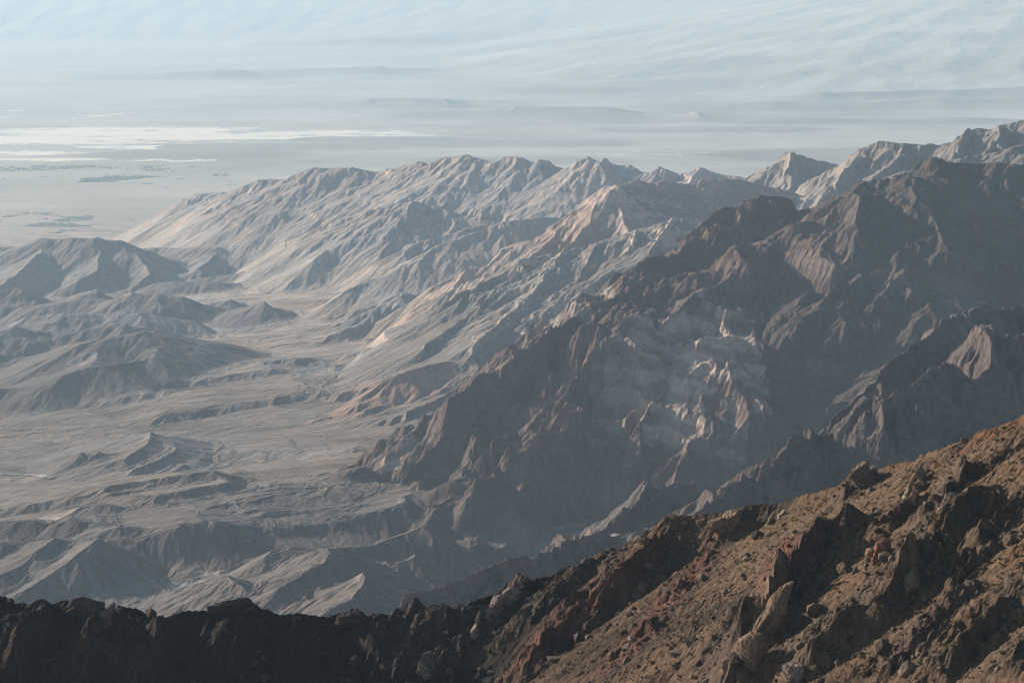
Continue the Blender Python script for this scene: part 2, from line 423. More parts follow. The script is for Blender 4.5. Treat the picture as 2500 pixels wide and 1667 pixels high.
# ---- middle hills on the fan
mh = dict(own=HILL_M, ero=.4, rock=.0, k=12, reach=900)
add_ridge(line('255,1096 279,1088 323,1068 350,1058 374,1053 395,1060 415,1068 442,1074 493,1090 520,1100', 7.45, 7.4), front=.22, back=.3, rnd=10, col=(.185, .165, .148), **mh)
for q in ([(374, 1055, 7.42), (350, 1088, 7.2), (300, 1118, 7.0)], [(415, 1069, 7.4), (430, 1095, 7.22), (385, 1128, 7.0), (330, 1148, 6.85)], [(493, 1092, 7.35), (500, 1115, 7.2), (450, 1142, 6.95), (410, 1160, 6.82)],
          [(560, 1100, 7.3), (570, 1125, 7.15), (520, 1150, 6.95)], [(640, 1097, 7.25), (650, 1125, 7.05), (590, 1155, 6.85)], [(720, 1096, 7.2), (725, 1125, 7.0), (670, 1150, 6.85)]):
    add_ridge(q, cap=False, front=.26, back=.26, rnd=6, col=(.195, .175, .16), **mh)
add_ridge(line('500,1101 527,1100 580,1098 629,1096 700,1094 782,1094 860,1090', 7.35, 7.05), front=.25, back=.1, rnd=8, col=(.20, .18, .165), **mh)
add_ridge(line('150,1128 167,1119 194,1103 203,1105 211,1110 238,1102 258,1107 306,1109 330,1122', 7.12), front=.3, back=.35, rnd=3, col=(.14, .13, .12), **mh)
# bluffs of cut terrace edges in the fan
add_step(line('-100,1250 0,1245 120,1232 250,1217 310,1208 420,1190 560,1178 660,1170', 6.15, 6.35), 20, 60, 1300, (.19, .168, .15))
add_step(line('310,1215 380,1206 470,1205 560,1195 640,1182', 5.98, 6.25), 20, 60, 1300, (.17, .15, .135))
add_step(line('320,1010 420,990 560,985 640,968 760,950 860,948', 8.1, 8.45), 20, 60, 1300, (.19, .168, .15))
add_step(line('380,945 440,935 520,915 640,905 760,890', 8.8, 9.05), 20, 60, 1300, (.18, .16, .148))
add_ridge(line('640,880 740,872 800,878 900,868 960,858', 9.15, 9.25), front=.22, back=.15, rnd=6, own=FAN, col=(.15, .138, .13), ero=1.3, rock=.5, k=10, reach=500)
add_ridge(line('850,862 900,848 950,842 1000,838 1060,842', 9.25, 9.2), front=.25, back=.25, rnd=6, own=RANGE_B, col=(.14, .13, .122), ero=1.3, rock=.5, k=10, reach=500)
add_ridge(line('860,720 900,700 929,692 980,683 1021,690', 11.0), front=.3, back=.3, rnd=6, own=HILL_M, col=(.12, .112, .108), ero=1.3, rock=.6, k=12, reach=700)
add_ridge(line('880,745 930,725 985,712 1020,722', 10.5), front=.3, back=.3, rnd=6, own=HILL_M, col=(.14, .13, .124), ero=1.3, rock=.6, k=12, reach=700)
log('mid hills')

# ---- range A: the far long range
ra = dict(own=RANGE_A, rock=.9, k=26, reach=2300)
add_ridge(line('235,600 272,585 340,544 374,527 440,486 476,472 544,467 620,470', 14.9, 14.4), front=.42, back=.5, ero=1.0, col=(.17, .155, .145), **ra)
add_ridge(line('300,602 340,584 420,545 473,510 510,493 558,462 600,449 636,437 700,435 714,425 762,407 800,409 868,408 920,418 970,411 1004,399 1021,393 1038,396 1043,400 1069,387 1106,381 1137,375 1157,379 1201,393 1215,390 1229,383 1273,382 1303,395 1317,388 1331,389 1351,401 1378,410 1392,408 1409,391 1439,381 1463,394 1480,385 1507,401 1541,403 1565,418 1586,420 1612,405 1660,428 1707,409 1761,425 1803,430 1900,440', 14.3, 12.6),
          front=.52, back=.6, ero=.85, jag=4, col=(.175, .155, .142), concave=.35, **ra)
def spur(s, Y0, Y1, **k):
    k['cap'] = False
    p = [tuple(map(float, q.split(','))) for q in s.split()]
    n = len(p) - 1
    add_ridge([(a[0], a[1], Y0 + (Y1 - Y0) * i / n) for i, a in enumerate(p)], **k)
sa = dict(front=.5, back=.5, ero=.9, **ra)
spur('636,440 600,480 545,530 490,570 440,595', 14.1, 13.4, col=(.17, .15, .138), **sa)
spur('762,410 735,450 690,500 640,545 580,585 540,605', 14.0, 13.1, col=(.15, .135, .128), **sa)
spur('868,410 850,450 820,490 770,530 720,570 697,585', 13.9, 12.9, col=(.19, .17, .155), **sa)
spur('1043,402 1020,430 985,455 930,480 880,510', 13.8, 13.1, col=(.2, .18, .165), **sa)
spur('1137,377 1110,410 1090,440 1040,465 1007,490', 13.65, 12.9, col=(.26, .235, .21), **sa)
spur('1229,385 1200,425 1180,465 1140,500', 13.5, 12.9, col=(.2, .185, .17), **sa)
spur('1317,390 1300,425 1260,470 1235,510', 13.4, 12.8, col=(.21, .19, .175), **sa)
spur('1439,383 1400,430 1350,465 1300,500 1260,530', 13.2, 12.5, col=(.24, .215, .195), **sa)
spur('1541,405 1500,440 1470,470', 13.0, 12.6, col=(.2, .18, .17), **sa)
spur('1707,411 1680,440 1660,470', 12.8, 12.5, col=(.18, .16, .15), **sa)
add_ridge(line('700,590 740,575 800,545 850,530 905,512 960,497 1007,491 1050,498 1090,503 1130,528 1160,560', 12.5, 12.3), front=.42, back=.45, rnd=12, ero=1.1, col=(.16, .145, .135), **ra)
spur('1007,493 985,540 960,590 930,625', 12.35, 11.75, rnd=6, col=(.145, .13, .122), **sa)
spur('905,514 860,560 810,600 760,635', 12.4, 11.8, rnd=6, col=(.19, .17, .15), **sa)
add_ridge(line('885,666 925,636 960,616 1011,591 1058,578 1100,566 1137,556 1200,548', 11.6, 11.8), front=.5, back=.4, ero=1.0, col=(.135, .122, .115), **ra)
add_ridge(line('860,700 920,672 980,640 1040,612 1089,590 1160,562 1225,540 1310,528 1358,530 1420,545 1500,560', 10.8, 11.9), front=.36, back=.42, rnd=14, ero=.9, col=(.185, .165, .148), own=RANGE_A, rock=.45, k=30, reach=1900)
log('range A')

# ---- peaks behind on the right
rb = dict(own=RANGE_BACK, rock=.9, reach=2300)
add_ridge(line('1740,500 1771,468 1824,425 1860,408 1888,394 1902,382 1915,372 1935,369 1947,371 1968,386 2016,391 2048,402 2110,430', 11.4, 11.1), front=.72, back=.72, ero=1.1, jag=5, k=25, col=(.150, .134, .122), **rb)
spur('1935,371 1918,410 1925,450 1900,490', 11.2, 10.6, front=.6, back=.6, k=20, ero=1.1, col=(.150, .134, .122), **rb)
spur('1880,398 1850,430 1820,460 1790,500', 11.25, 10.8, front=.6, back=.6, k=20, ero=1.1, col=(.150, .134, .122), **rb)
add_ridge(line('1880,505 1920,489 1968,452 2010,430 2048,404 2062,388 2080,372 2112,362 2130,350 2154,343 2207,348 2261,351 2293,346 2346,324 2372,313 2420,314 2447,303 2500,290 2600,270 2700,280', 10.7, 10.0), front=.72, back=.72, ero=1.1, jag=5, k=25, col=(.150, .134, .122), **rb)
spur('2112,364 2080,400 2050,440 2010,480 1990,500', 10.45, 9.9, front=.6, back=.6, k=20, ero=1.2, col=(.20, .18, .165), **rb)
spur('2207,350 2180,400 2130,440', 10.4, 9.9, front=.6, back=.6, k=20, ero=1.2, col=(.150, .134, .122), **rb)
spur('2372,315 2340,350 2320,390', 10.2, 9.8, front=.6, back=.6, k=20, ero=1.2, col=(.150, .134, .122), **rb)
spur('2447,305 2420,350 2390,385', 10.1, 9.7, front=.6, back=.6, k=20, ero=1.2, col=(.150, .134, .122), **rb)
add_ridge(line('2200,420 2330,388 2420,372 2500,347 2600,330', 9.3, 9.2), front=.4, back=.4, ero=.9, k=20, col=(.150, .134, .122), **rb)
log('back')

# ---- range B: pink pyramid
rB = dict(own=RANGE_B, k=22)
add_ridge(line('800,815 870,790 915,784 943,775 970,751 1018,721 1072,687 1120,670 1137,657 1150,660 1160,658 1191,642 1208,622 1225,602 1303,581 1344,547 1412,503 1446,476 1480,455 1518,449 1565,443 1589,449 1617,441 1654,447 1702,452 1707,440 1782,439 1798,437 1860,450 1950,470', 9.85, 10.4),
          front=.62, back=.55, ero=1.0, jag=4, rock=1.0, reach=2000, col=(.19, .152, .137), **rB)
spur('1480,457 1518,452 1525,500 1530,540 1534,575', 10.15, 9.7, front=.85, back=.85, rock=1, reach=900, ero=.7, col=(.22, .178, .16), **rB)
spur('1480,456 1466,500 1440,545 1400,590 1375,612', 10.15, 9.6, front=.8, back=.8, rock=1, reach=700, ero=1, col=(.25, .185, .16), **rB)
spur('1400,512 1370,560 1330,600 1300,620', 10.1, 9.7, front=.8, back=.8, rock=1, reach=600, ero=1, col=(.23, .175, .155), **rB)
# smooth shaded cirque wall is the face right of the spur; its front shoulder:
add_ridge(line('985,800 1040,768 1100,735 1150,700 1200,668 1276,636 1378,612 1460,591 1524,574 1548,561 1596,547 1633,532 1707,530 1760,545 1840,560', 9.15, 9.9), front=.44, back=.6, rnd=8, ero=1.25, jag=3, rock=.75, reach=2200, col=(.165, .147, .135), concave=.3, **rB)
spur('1137,660 1110,700 1060,745 1010,775 960,800', 9.8, 9.35, front=.6, back=.6, rock=1, reach=500, ero=1.1, col=(.28, .205, .17), **rB)
spur('1191,668 1150,715 1090,760 1030,800 995,815', 9.5, 9.0, front=.55, back=.5, rock=.9, reach=600, ero=1.1, col=(.17, .145, .13), **rB)
spur('1276,638 1230,690 1170,745 1100,800 1040,840', 9.4, 8.6, front=.42, back=.42, rock=.5, reach=800, ero=1.2, col=(.17, .155, .14), **rB)
spur('1378,614 1340,660 1290,720 1230,775 1170,830', 9.45, 8.4, front=.42, back=.42, rock=.6, reach=800, ero=1.3, col=(.21, .19, .17), **rB)
spur('1460,593 1430,640 1390,690 1340,740 1280,790', 9.5, 8.6, front=.42, back=.42, rock=.6, reach=800, ero=1.3, col=(.19, .17, .155), **rB)
spur('1548,563 1530,610 1490,660 1440,700', 9.55, 8.8, front=.42, back=.42, rock=.6, reach=800, ero=1.3, col=(.17, .155, .145), **rB)
spur('1633,534 1610,580 1580,620', 9.6, 9.1, front=.42, back=.42, rock=.6, reach=700, ero=1.2, col=(.16, .15, .14), **rB)
# pink low ridge K
add_ridge(line('770,1020 800,1007 868,970 936,933 990,905 1038,890 1089,880 1123,878 1174,893 1240,900', 7.85, 8.45), front=.40, back=.4, own=PINK_K, rnd=6, ero=.6, rock=.2, k=14, reach=1100, col=(.31, .215, .175))
spur('1038,892 1020,930 985,955 940,985 890,1000', 8.25, 7.8, front=.32, back=.32, own=PINK_K, rnd=4, ero=1.0, rock=.2, k=12, reach=600, col=(.27, .205, .175))
spur('1174,895 1120,940 1060,975 990,1005', 8.2, 7.6, front=.3, back=.3, own=PINK_K, rnd=6, ero=1.0, rock=.3, k=14, reach=600, col=(.21, .18, .16))
log('range B')

# ---- range C: the big dark range
rC = dict(own=RANGE_C)
add_ridge(lined('740,1186 800,1154 834,1140 885,1113 943,1072 984,1043 1001,1041 1048,1007 1072,980 1113,946 1140,919 1184,897 1191,882 1242,854 1283,831 1310,803 1346,777 1436,729 1548,662 1622,628 1670,590 1718,558 1745,524 1808,489 1862,475 1888,481 1957,512 2010,540', [740, 1000, 1310, 1548, 2010], [6.25, 6.6, 7.0, 7.35, 7.45]),
          concave=.6, front=.60, back=.7, ero=1.4, jag=5, rock=1.1, k=22, reach=2200, col=(.125, .098, .09), **rC)
add_ridge(line('1900,560 1957,513 1984,500 2048,468 2101,444 2170,433 2229,410 2255,396 2277,383 2300,388 2330,396 2394,399 2436,394 2500,401 2600,395 2750,420', 7.4, 7.2), concave=.6, front=.62, back=.7, rnd=14, ero=1.1, jag=3, rock=.8, k=22, reach=2300, col=(.105, .09, .085), **rC)
# second crest in front with pale outcrop
K1 = (.15, .112, .102); K2 = (.125, .096, .09); K3 = (.09, .08, .078)
ribm('2044,515 2046,545 2070,573 2045,630 2000,665 1950,692', 75, 300, 170, K1, rock=.9)
ribm('1865,512 1825,540 1780,565 1730,605 1690,645', 35, 160, 100, K1, rock=1)
ribm('1960,540 1935,570 1880,610 1800,665 1740,700', 40, 170, 90, K1, rock=1)
ribm('2277,390 2290,470 2330,560 2360,640 2340,720', 55, 350, 300, K3, rock=.4, sharp=.1)
ribm('2170,440 2180,500 2210,580 2200,660 2220,740', 35, 260, 240, K3, rock=.4, sharp=.1)
ribm('2060,640 2100,690 2110,740 2080,800 2060,860', 40, 260, 260, K3, rock=.4, sharp=.1)
ribm('1622,632 1590,690 1520,740 1440,800 1380,870 1330,930 1290,990', 42, 170, 70, K1, rock=1.2)
ribm('1718,562 1690,620 1640,670 1580,715 1510,770', 36, 150, 70, K1, rock=1.2)
ribm('1436,733 1400,790 1350,850 1290,910 1230,970 1180,1030', 34, 150, 70, K1, rock=1.2)
ribm('1310,807 1280,870 1220,930 1160,990 1100,1050 1040,1100', 34, 150, 70, K1, rock=1.1)
ribm('1184,901 1160,950 1110,1010 1050,1060 980,1110 920,1150', 28, 130, 70, K1, rock=1)
ribm('1048,1011 1020,1060 960,1110 900,1150 840,1180', 20, 120, 60, (.15, .125, .115), rock=.7)
ribm('1960,705 1918,680 1887,670 1853,677 1768,708 1700,729 1640,762 1560,800 1480,860 1400,920 1330,990', 95, 200, 210, K2, rock=.8, taper=.2)
ribm('1760,840 1735,800 1707,781 1644,819 1600,845 1540,880 1490,910', 70, 150, 110, (.15, .135, .127), rock=1, taper=.25)
ribm('1707,785 1690,850 1640,890 1538,922 1446,953 1392,994 1378,1038 1378,1079 1344,1140 1262,1208 1249,1276 1235,1340', 70, 260, 170, K1, rock=1.2)
ribm('1707,800 1740,870 1780,940 1820,1010 1850,1070', 50, 160, 160, K1, rock=.9)
ribm('1690,870 1670,930 1650,1000 1665,1080 1640,1160 1600,1230', 32, 120, 110, K1, rock=1)
ribm('1538,930 1540,990 1520,1060 1500,1140 1470,1210', 32, 120, 100, K1, rock=1)
ribm('1330,990 1290,1040 1240,1090 1190,1150 1130,1210 1080,1260', 40, 150, 80, K1, rock=1.2)
ribm('1385,1040 1340,1090 1290,1130 1230,1170 1190,1220 1140,1280 1100,1340', 36, 130, 70, K1, rock=1.2)
ribm('1262,1212 1220,1260 1180,1310 1150,1370 1100,1420', 32, 110, 70, K1, rock=1.2)
ribm('1150,1090 1110,1150 1070,1210 1050,1280 1030,1340', 26, 110, 60, K1, rock=1.2)
ribm('1560,815 1500,870 1450,930 1400,985', 30, 110, 70, K2, rock=1.1)
rgC = np.random.default_rng(21)
for _ in range(60):
    qx, qy = rgC.uniform(1060, 1760), rgC.uniform(720, 1320)
    lineC = np.interp(qx, [1000, 1184, 1310, 1548, 1745], [1050, 905, 815, 680, 560])
    if qy < lineC + 25: continue
    L_ = rgC.uniform(70, 190); an = rgC.uniform(.55, 1.15)
    pts_ = ' '.join('%.0f,%.0f' % (qx - L_ * t * math.cos(an) + rgC.uniform(-7, 7), qy + L_ * t * math.sin(an) * 1.15 + rgC.uniform(-5, 5)) for t in (0, .33, .66, 1))
    ribm(pts_, rgC.uniform(9, 18), rgC.uniform(60, 120), rgC.uniform(32, 60), None, rock=1.3)
ribm('2120,800 2040,870 1960,950 1900,1040 1870,1100 1800,1160 1720,1210', -60, 260, 260, None, sharp=.1, rmin=4700.)
ribm('1480,900 1420,960 1350,1010 1300,1060', -34, 110, 110, None, sharp=.2)
# smooth aprons running out from its foot
spur('1030,1195 1000,1212 930,1228 850,1236 760,1240 650,1245', 6.05, 5.85, front=.45, back=.16, rnd=14, own=FAN, ero=.4, rock=.15, k=20, reach=900, col=(.17, .148, .132))
spur('1060,1110 990,1150 900,1185 800,1215 700,1230', 6.45, 6.0, front=.2, back=.2, rnd=14, own=FAN, ero=.4, rock=.15, k=16, reach=700, col=(.175, .15, .135))
spur('900,1155 840,1180 760,1200 660,1212', 6.4, 6.15, front=.16, back=.16, rnd=14, own=FAN, ero=.4, rock=.15, k=16, reach=600, col=(.18, .155, .14))
log('range C')

# ---- D and E: right-hand spurs before the canyon
rD = dict(own=RANGE_D, k=14)
add_ridge(line('1940,1120 2000,1040 2108,948 2135,928 2169,904 2193,877 2244,836 2285,819 2329,792 2367,777 2421,775 2465,761 2500,731 2580,680 2700,640', 4.2, 5.0), front=.6, back=.62, ero=1.0, jag=4, rock=.9, reach=1600, col=(.125, .105, .097), **rD)
add_ridge(line('1560,1330 1640,1285 1702,1249 1728,1226 1768,1210 1836,1173 1897,1135 1938,1098 1989,1074 2054,1047 2108,1013 2186,972 2261,931 2312,897 2363,863 2397,850 2440,845 2500,820 2600,780', 3.7, 4.12), front=.66, back=.5, ero=1.1, jag=4, rock=1.0, reach=1500, col=(.135, .108, .098), **rD)
for q, a_ in (('2261,933 2245,980 2232,1050 2228,1120 2225,1180', 46), ('2108,1015 2100,1060 2090,1110 2080,1160', 30), ('2000,1075 1990,1120 1960,1170 1930,1220', 28), ('2397,852 2400,920 2380,990 2370,1060', 34),
              ('2186,974 2170,1020 2160,1080 2150,1140', 30), ('2320,900 2310,960 2300,1040', 28), ('1900,1140 1880,1180 1850,1220', 20), ('2450,850 2460,900 2450,980', 28), ('1836,1175 1810,1205 1780,1235', 16)):
    ribm(q, a_, 90, 55, (.15, .12, .11), rock=1.2)
for q, a_ in (('2285,821 2270,860 2255,890', 26), ('2169,906 2150,940 2140,965', 20), ('2330,795 2340,830 2330,860', 20), ('2421,777 2400,810 2380,840', 24)):
    ribm(q, a_, 80, 60, (.14, .115, .105), rock=1.1)
rE = dict(own=SPUR_E, k=10)
add_ridge(line('1380,1345 1420,1310 1463,1286 1500,1262 1540,1232 1565,1205 1590,1187 1630,1180 1700,1175', 4.0, 4.7), front=.5, back=.5, ero=1.0, jag=3, rock=.9, reach=700, col=(.15, .13, .122), **rE)
add_ridge(line('1480,1320 1560,1290 1640,1262 1720,1240 1800,1225', 3.95, 4.3), front=.5, back=.5, ero=.9, rock=.8, reach=500, col=(.19, .175, .165), **rE)
add_ridge(line('880,1530 943,1501 990,1474 1072,1433 1140,1396 1208,1365 1242,1358 1303,1357 1361,1328 1405,1314 1446,1311 1480,1319 1514,1328 1600,1360', 3.1, 3.75), front=.42, back=.6, rnd=8, ero=1.3, rock=.4, reach=1100, col=(.16, .125, .11), **rE)
log('D E')

# ---- lower-left smooth hills, bluff and wadi
F_ = dict(own=BLUFF_F, rock=.0, reach=900)
add_ridge(line('-150,1470 0,1413 85,1375 153,1352 204,1324 235,1313 289,1313 340,1301 391,1289 442,1273 486,1269 527,1270 578,1275 636,1280 714,1273 800,1267 868,1256 936,1239 985,1224', 5.42, 5.86), front=.46, back=.10, rnd=9, ero=.2, k=14, col=(.15, .132, .12), **F_)
spur('235,1315 190,1350 120,1400 60,1440 20,1480', 5.5, 5.15, front=.42, back=.4, rnd=16, ero=.2, k=16, col=(.15, .132, .12), **F_)
spur('527,1272 520,1330 500,1380 450,1420', 5.68, 5.4, front=.42, back=.42, rnd=14, ero=.2, k=30, col=(.145, .126, .115), **F_)
add_ridge(line('-120,1300 0,1313 51,1318 126,1311 160,1314 211,1297 292,1277 320,1279 388,1289', 5.6, 5.68), front=.32, back=.3, rnd=10, ero=.2, k=8, col=(.145, .128, .118), **F_)
spur('126,1312 95,1335 50,1375 0,1405', 5.58, 5.35, front=.34, back=.34, rnd=8, ero=.2, k=10, col=(.15, .132, .12), **F_)
add_ridge(line('-120,1280 0,1267 58,1265 88,1265 116,1272 170,1263 218,1268 258,1280 300,1292', 5.85, 5.8), front=.3, back=.3, rnd=16, ero=.2, k=8, col=(.11, .098, .092), **F_)
add_ridge(line('100,1276 116,1270 163,1250 190,1233 231,1226 272,1227 313,1236 357,1250 405,1282', 6.05, 5.95), front=.3, back=.35, rnd=14, ero=.2, k=8, col=(.17, .15, .132), **F_)
G_ = dict(own=SPUR_G, rock=.0, reach=700, ero=.25, k=9)
add_ridge(line('380,1500 435,1457 442,1440 510,1412 554,1403 612,1369 663,1341 707,1331 758,1331 800,1336', 5.15, 5.37), front=.36, back=.42, rnd=8, col=(.165, .145, .13), **G_)
add_ridge(line('620,1440 680,1369 714,1352 758,1340 800,1336 902,1328 987,1297 1030,1280', 5.2, 5.55), front=.42, back=.45, rnd=9, col=(.155, .135, .122), **G_)
add_ridge(line('391,1503 442,1485 510,1479 578,1474 646,1462 707,1447 741,1435 800,1427 851,1418 902,1396 970,1369 1010,1352', 4.95, 5.25), front=.42, back=.4, rnd=9, col=(.15, .13, .118), **G_)
spur('554,1405 580,1430 560,1465', 5.05, 4.9, front=.4, back=.4, rnd=16, own=SPUR_G, rock=.0, reach=400, ero=.9, k=22, col=(.16, .14, .125))
spur('800,1338 790,1370 740,1400 690,1430', 5.15, 4.9, front=.42, back=.42, rnd=16, own=SPUR_G, rock=.0, reach=400, ero=.9, k=14, col=(.15, .13, .118))
spur('902,1398 890,1430 850,1470', 4.85, 4.6, front=.45, back=.45, rnd=16, own=SPUR_G, rock=.0, reach=400, ero=.9, k=14, col=(.15, .13, .118))
log('F G')

# ---- the foreground ridge
CREST = [tuple(map(float, q.split(','))) for q in ('-600,1440 -250,1448 -60,1452 0,1454 17,1460 31,1471 71,1473 85,1464 112,1464 119,1474 139,1469 167,1471 177,1466 204,1463 231,1474 245,1478 252,1491 272,1489 286,1483 306,1489 326,1493 333,1500 360,1500 408,1501 442,1493 476,1491 530,1493 558,1484 595,1484 629,1491 663,1501 697,1505 724,1496 765,1501 800,1507 848,1500 875,1498 888,1506 919,1501 953,1498 1004,1500 1038,1496 1089,1488 1140,1471 1174,1462 1215,1447 1249,1433 1286,1421 1344,1399 1378,1384 1429,1362 1463,1348 1507,1335 1548,1311 1575,1296 1600,1288 1633,1266 1702,1259 1751,1250 1785,1245 1819,1235 1904,1228 1955,1214 2006,1200 2057,1184 2084,1170 2110,1160 2142,1149 2176,1136 2231,1125 2278,1106 2363,1074 2414,1050 2500,1008 2650,940 2900,850 3400,700 4200,480 5400,300').split()]
def fgY(px): return float(np.interp(px, [-600, 0, 800, 1500, 1900, 2200, 2500, 2900, 4200, 5400], [1.17, 1.17, 1.16, 1.15, 1.13, 1.04, .96, .9, .78, .68]))
FW = [P(a, b, fgY(a)) for a, b in CREST]
fg = dict(own=FORE, ero=.0, rock=.0)
zmask_before = Z.copy()
add_ridge([(a, b, fgY(a)) for a, b in CREST], cap=False, front=.62, back=.95, k=3, reach=1500, col=(.105, .085, .07), **fg)
fgs = rows(150, 1900)
FGM = sstep(0, 12, (Z - zmask_before)[fgs]).astype(F32)
del zmask_before
# ribs running down the slope: found where the sight line meets the slope
gxs, gys = X[fgs], Y[fgs]
base = Z[fgs].copy()
TH0 = np.arctan2
def hit(px, py):
    u = (px - 1250.0) / FPX; v = -(py - 833.5) / FPX
    d = np.array([u, cp + v * sp, -sp + v * cp])
    a = math.atan2(d[0], d[1]); j = int(np.clip(np.searchsorted(th, a), 0, NT - 1))
    hd = math.hypot(d[0], d[1])
    zray = H + RR[fgs] / hd * d[2]
    dz = base[:, j] - zray
    ok = np.where((dz > 0) & (RR[fgs] < 1450) & (RR[fgs] > 500))[0]
    i = ok[0] if len(ok) else int(np.argmin(np.abs(RR[fgs] - 1200)))
    return gxs[i, j], gys[i, j]
def rib(s, amp, wl, wr, col=None, taper=.15, own=None):
    """a rib of rock: gentle to the left (wl), steep on the right (wr); widths in metres."""
    pts = [hit(*map(float, q.split(','))) for q in s.split()]
    x, y = WX[fgs], WY[fgs]
    best = np.full(x.shape, 1e9, F32); T = np.zeros(x.shape, F32); S = np.zeros(x.shape, F32)
    L = [0]
    for a, b in zip(pts[:-1], pts[1:]): L.append(L[-1] + math.hypot(b[0] - a[0], b[1] - a[1]))
    for n_, (a, b) in enumerate(zip(pts[:-1], pts[1:])):
        dx, dy = b[0] - a[0], b[1] - a[1]; L2 = dx * dx + dy * dy + 1e-6
        px_, py_ = x - a[0], y - a[1]
        t = np.clip((px_ * dx + py_ * dy) / L2, 0, 1)
        qx = px_ - t * dx; qy = py_ - t * dy
        d = np.sqrt(qx * qx + qy * qy)
        m = d < best
        best = np.where(m, d, best)
        T = np.where(m, (L[n_] + t * math.sqrt(L2)) / L[-1], T)
        S = np.where(m, (dx * py_ - dy * px_), S)       # going down-left: right of the way down is the left in the picture
    wdt = np.where(S < 0, wl, wr)
    prof = np.clip(1 - best / wdt, 0, 1)
    prof = prof * prof * (1.6 - .6 * prof)
    am = amp * (1 + .35 * gnoise(x, y, 22, 51) + .25 * gnoise(x, y, 9, 52))
    env = sstep(0, .5 if float(s.split(',')[0]) < 700 else taper, T) * (1 - sstep(1 - taper * .7, 1, T)) * .9 + .1 * (float(s.split(',')[0]) > 700)
    Z[fgs] += (.6 * am * prof * env).astype(F32) * FGM
    ROCK[fgs] = np.maximum(ROCK[fgs], np.clip(prof * 1.6, 0, 1) * env * FGM)
    if col is not None:
        w3 = (np.clip(prof * 1.5, 0, 1) * env * FGM)[..., None]
        CR[fgs] = CR[fgs] * (1 - w3) + np.array(col, F32) * w3
RED = (.17, .085, .06); RB = (.135, .095, .075)
rib('2122,1267 2074,1304 2006,1348 1945,1423 1921,1457 1890,1491 1867,1542 1863,1586', 22, 46, 13, RB)
rib('1940,1455 1900,1480 1872,1520 1860,1560 1858,1595', 14, 9, 10, (.23, .165, .115))
rib('1836,1573 1809,1593 1795,1651 1780,1700', 14, 14, 10, RB)
rib('1990,1290 1940,1340 1910,1380 1890,1430 1850,1480', 7, 14, 14, (.21, .105, .07))
rib('2400,1190 2363,1250 2310,1310 2258,1365 2231,1399 2203,1440 2159,1491 2125,1529 2057,1566 2006,1607 1955,1670', 16, 40, 12, (.128, .092, .066))
rib('2235,1390 2215,1420 2195,1455', 10, 8, 7, (.21, .155, .11))
rib('2380,1165 2322,1199 2288,1233 2250,1270', 9, 16, 9, RB)
rib('2244,1219 2200,1245 2152,1280', 8, 16, 10, RB)
rib('2101,1150 2084,1170 2067,1195 2054,1229', 9, 8, 10, RB)
rib('1800,1255 1780,1275 1765,1300', 7, 7, 10, RB)
rib('1630,1300 1600,1372 1548,1420 1480,1460 1412,1515 1351,1556 1320,1610 1276,1670', 17, 34, 16, RED)
rib('1500,1380 1446,1403 1429,1413 1358,1474 1310,1508 1276,1539 1208,1576 1089,1617 1030,1680', 13, 30, 12, (.128, .092, .066))
rib('1290,1433 1256,1450 1212,1488 1195,1518 1150,1545', 12, 12, 12, (.17, .12, .09))
rib('1140,1480 1126,1525 1038,1563 990,1610 955,1670', 14, 32, 14, (.128, .092, .066))
rib('1040,1505 1000,1535 930,1560 890,1590', 14, 22, 12, (.12, .09, .07))
rib('880,1500 870,1530 850,1560', 7, 16, 10, RED)
rib('440,1498 425,1510 401,1542 357,1610 295,1680', 26, 44, 22, (.128, .092, .066))
rib('640,1495 600,1520 560,1580 520,1650', 7, 26, 26, DARK)
rib('185,1470 163,1480 119,1518 78,1559 44,1593 27,1644 15,1690', 22, 26, 24, RED)
rib('268,1498 255,1515 238,1552 225,1590', 13, 12, 14, RED)
rib('306,1556 218,1600 170,1637 150,1680', 15, 18, 16, RED)
rib('60,1480 30,1520 -30,1590 -80,1650', 9, 20, 16, DARK)
rib('2470,1300 2428,1338 2360,1389 2300,1440', 7, 18, 9, (.128, .092, .066))
rib('2400,1420 2340,1470 2295,1508 2271,1542 2210,1600 2160,1660', 9, 22, 11, RB)
rib('2560,1400 2480,1470 2420,1530 2330,1610 2280,1670', 8, 24, 10, (.128, .092, .066))
rib('2560,1200 2480,1240 2420,1300 2380,1350', 7, 20, 9, (.128, .092, .066))
rib('2560,1530 2500,1580 2440,1650', 7, 22, 9, (.128, .092, .066))
rib('2560,1060 2480,1100 2400,1150 2330,1190', 5, 20, 10, (.128, .092, .066))
rib('1760,1330 1700,1400 1640,1470 1560,1560 1500,1640', 6, 30, 18, RED)
log('foreground ribs')

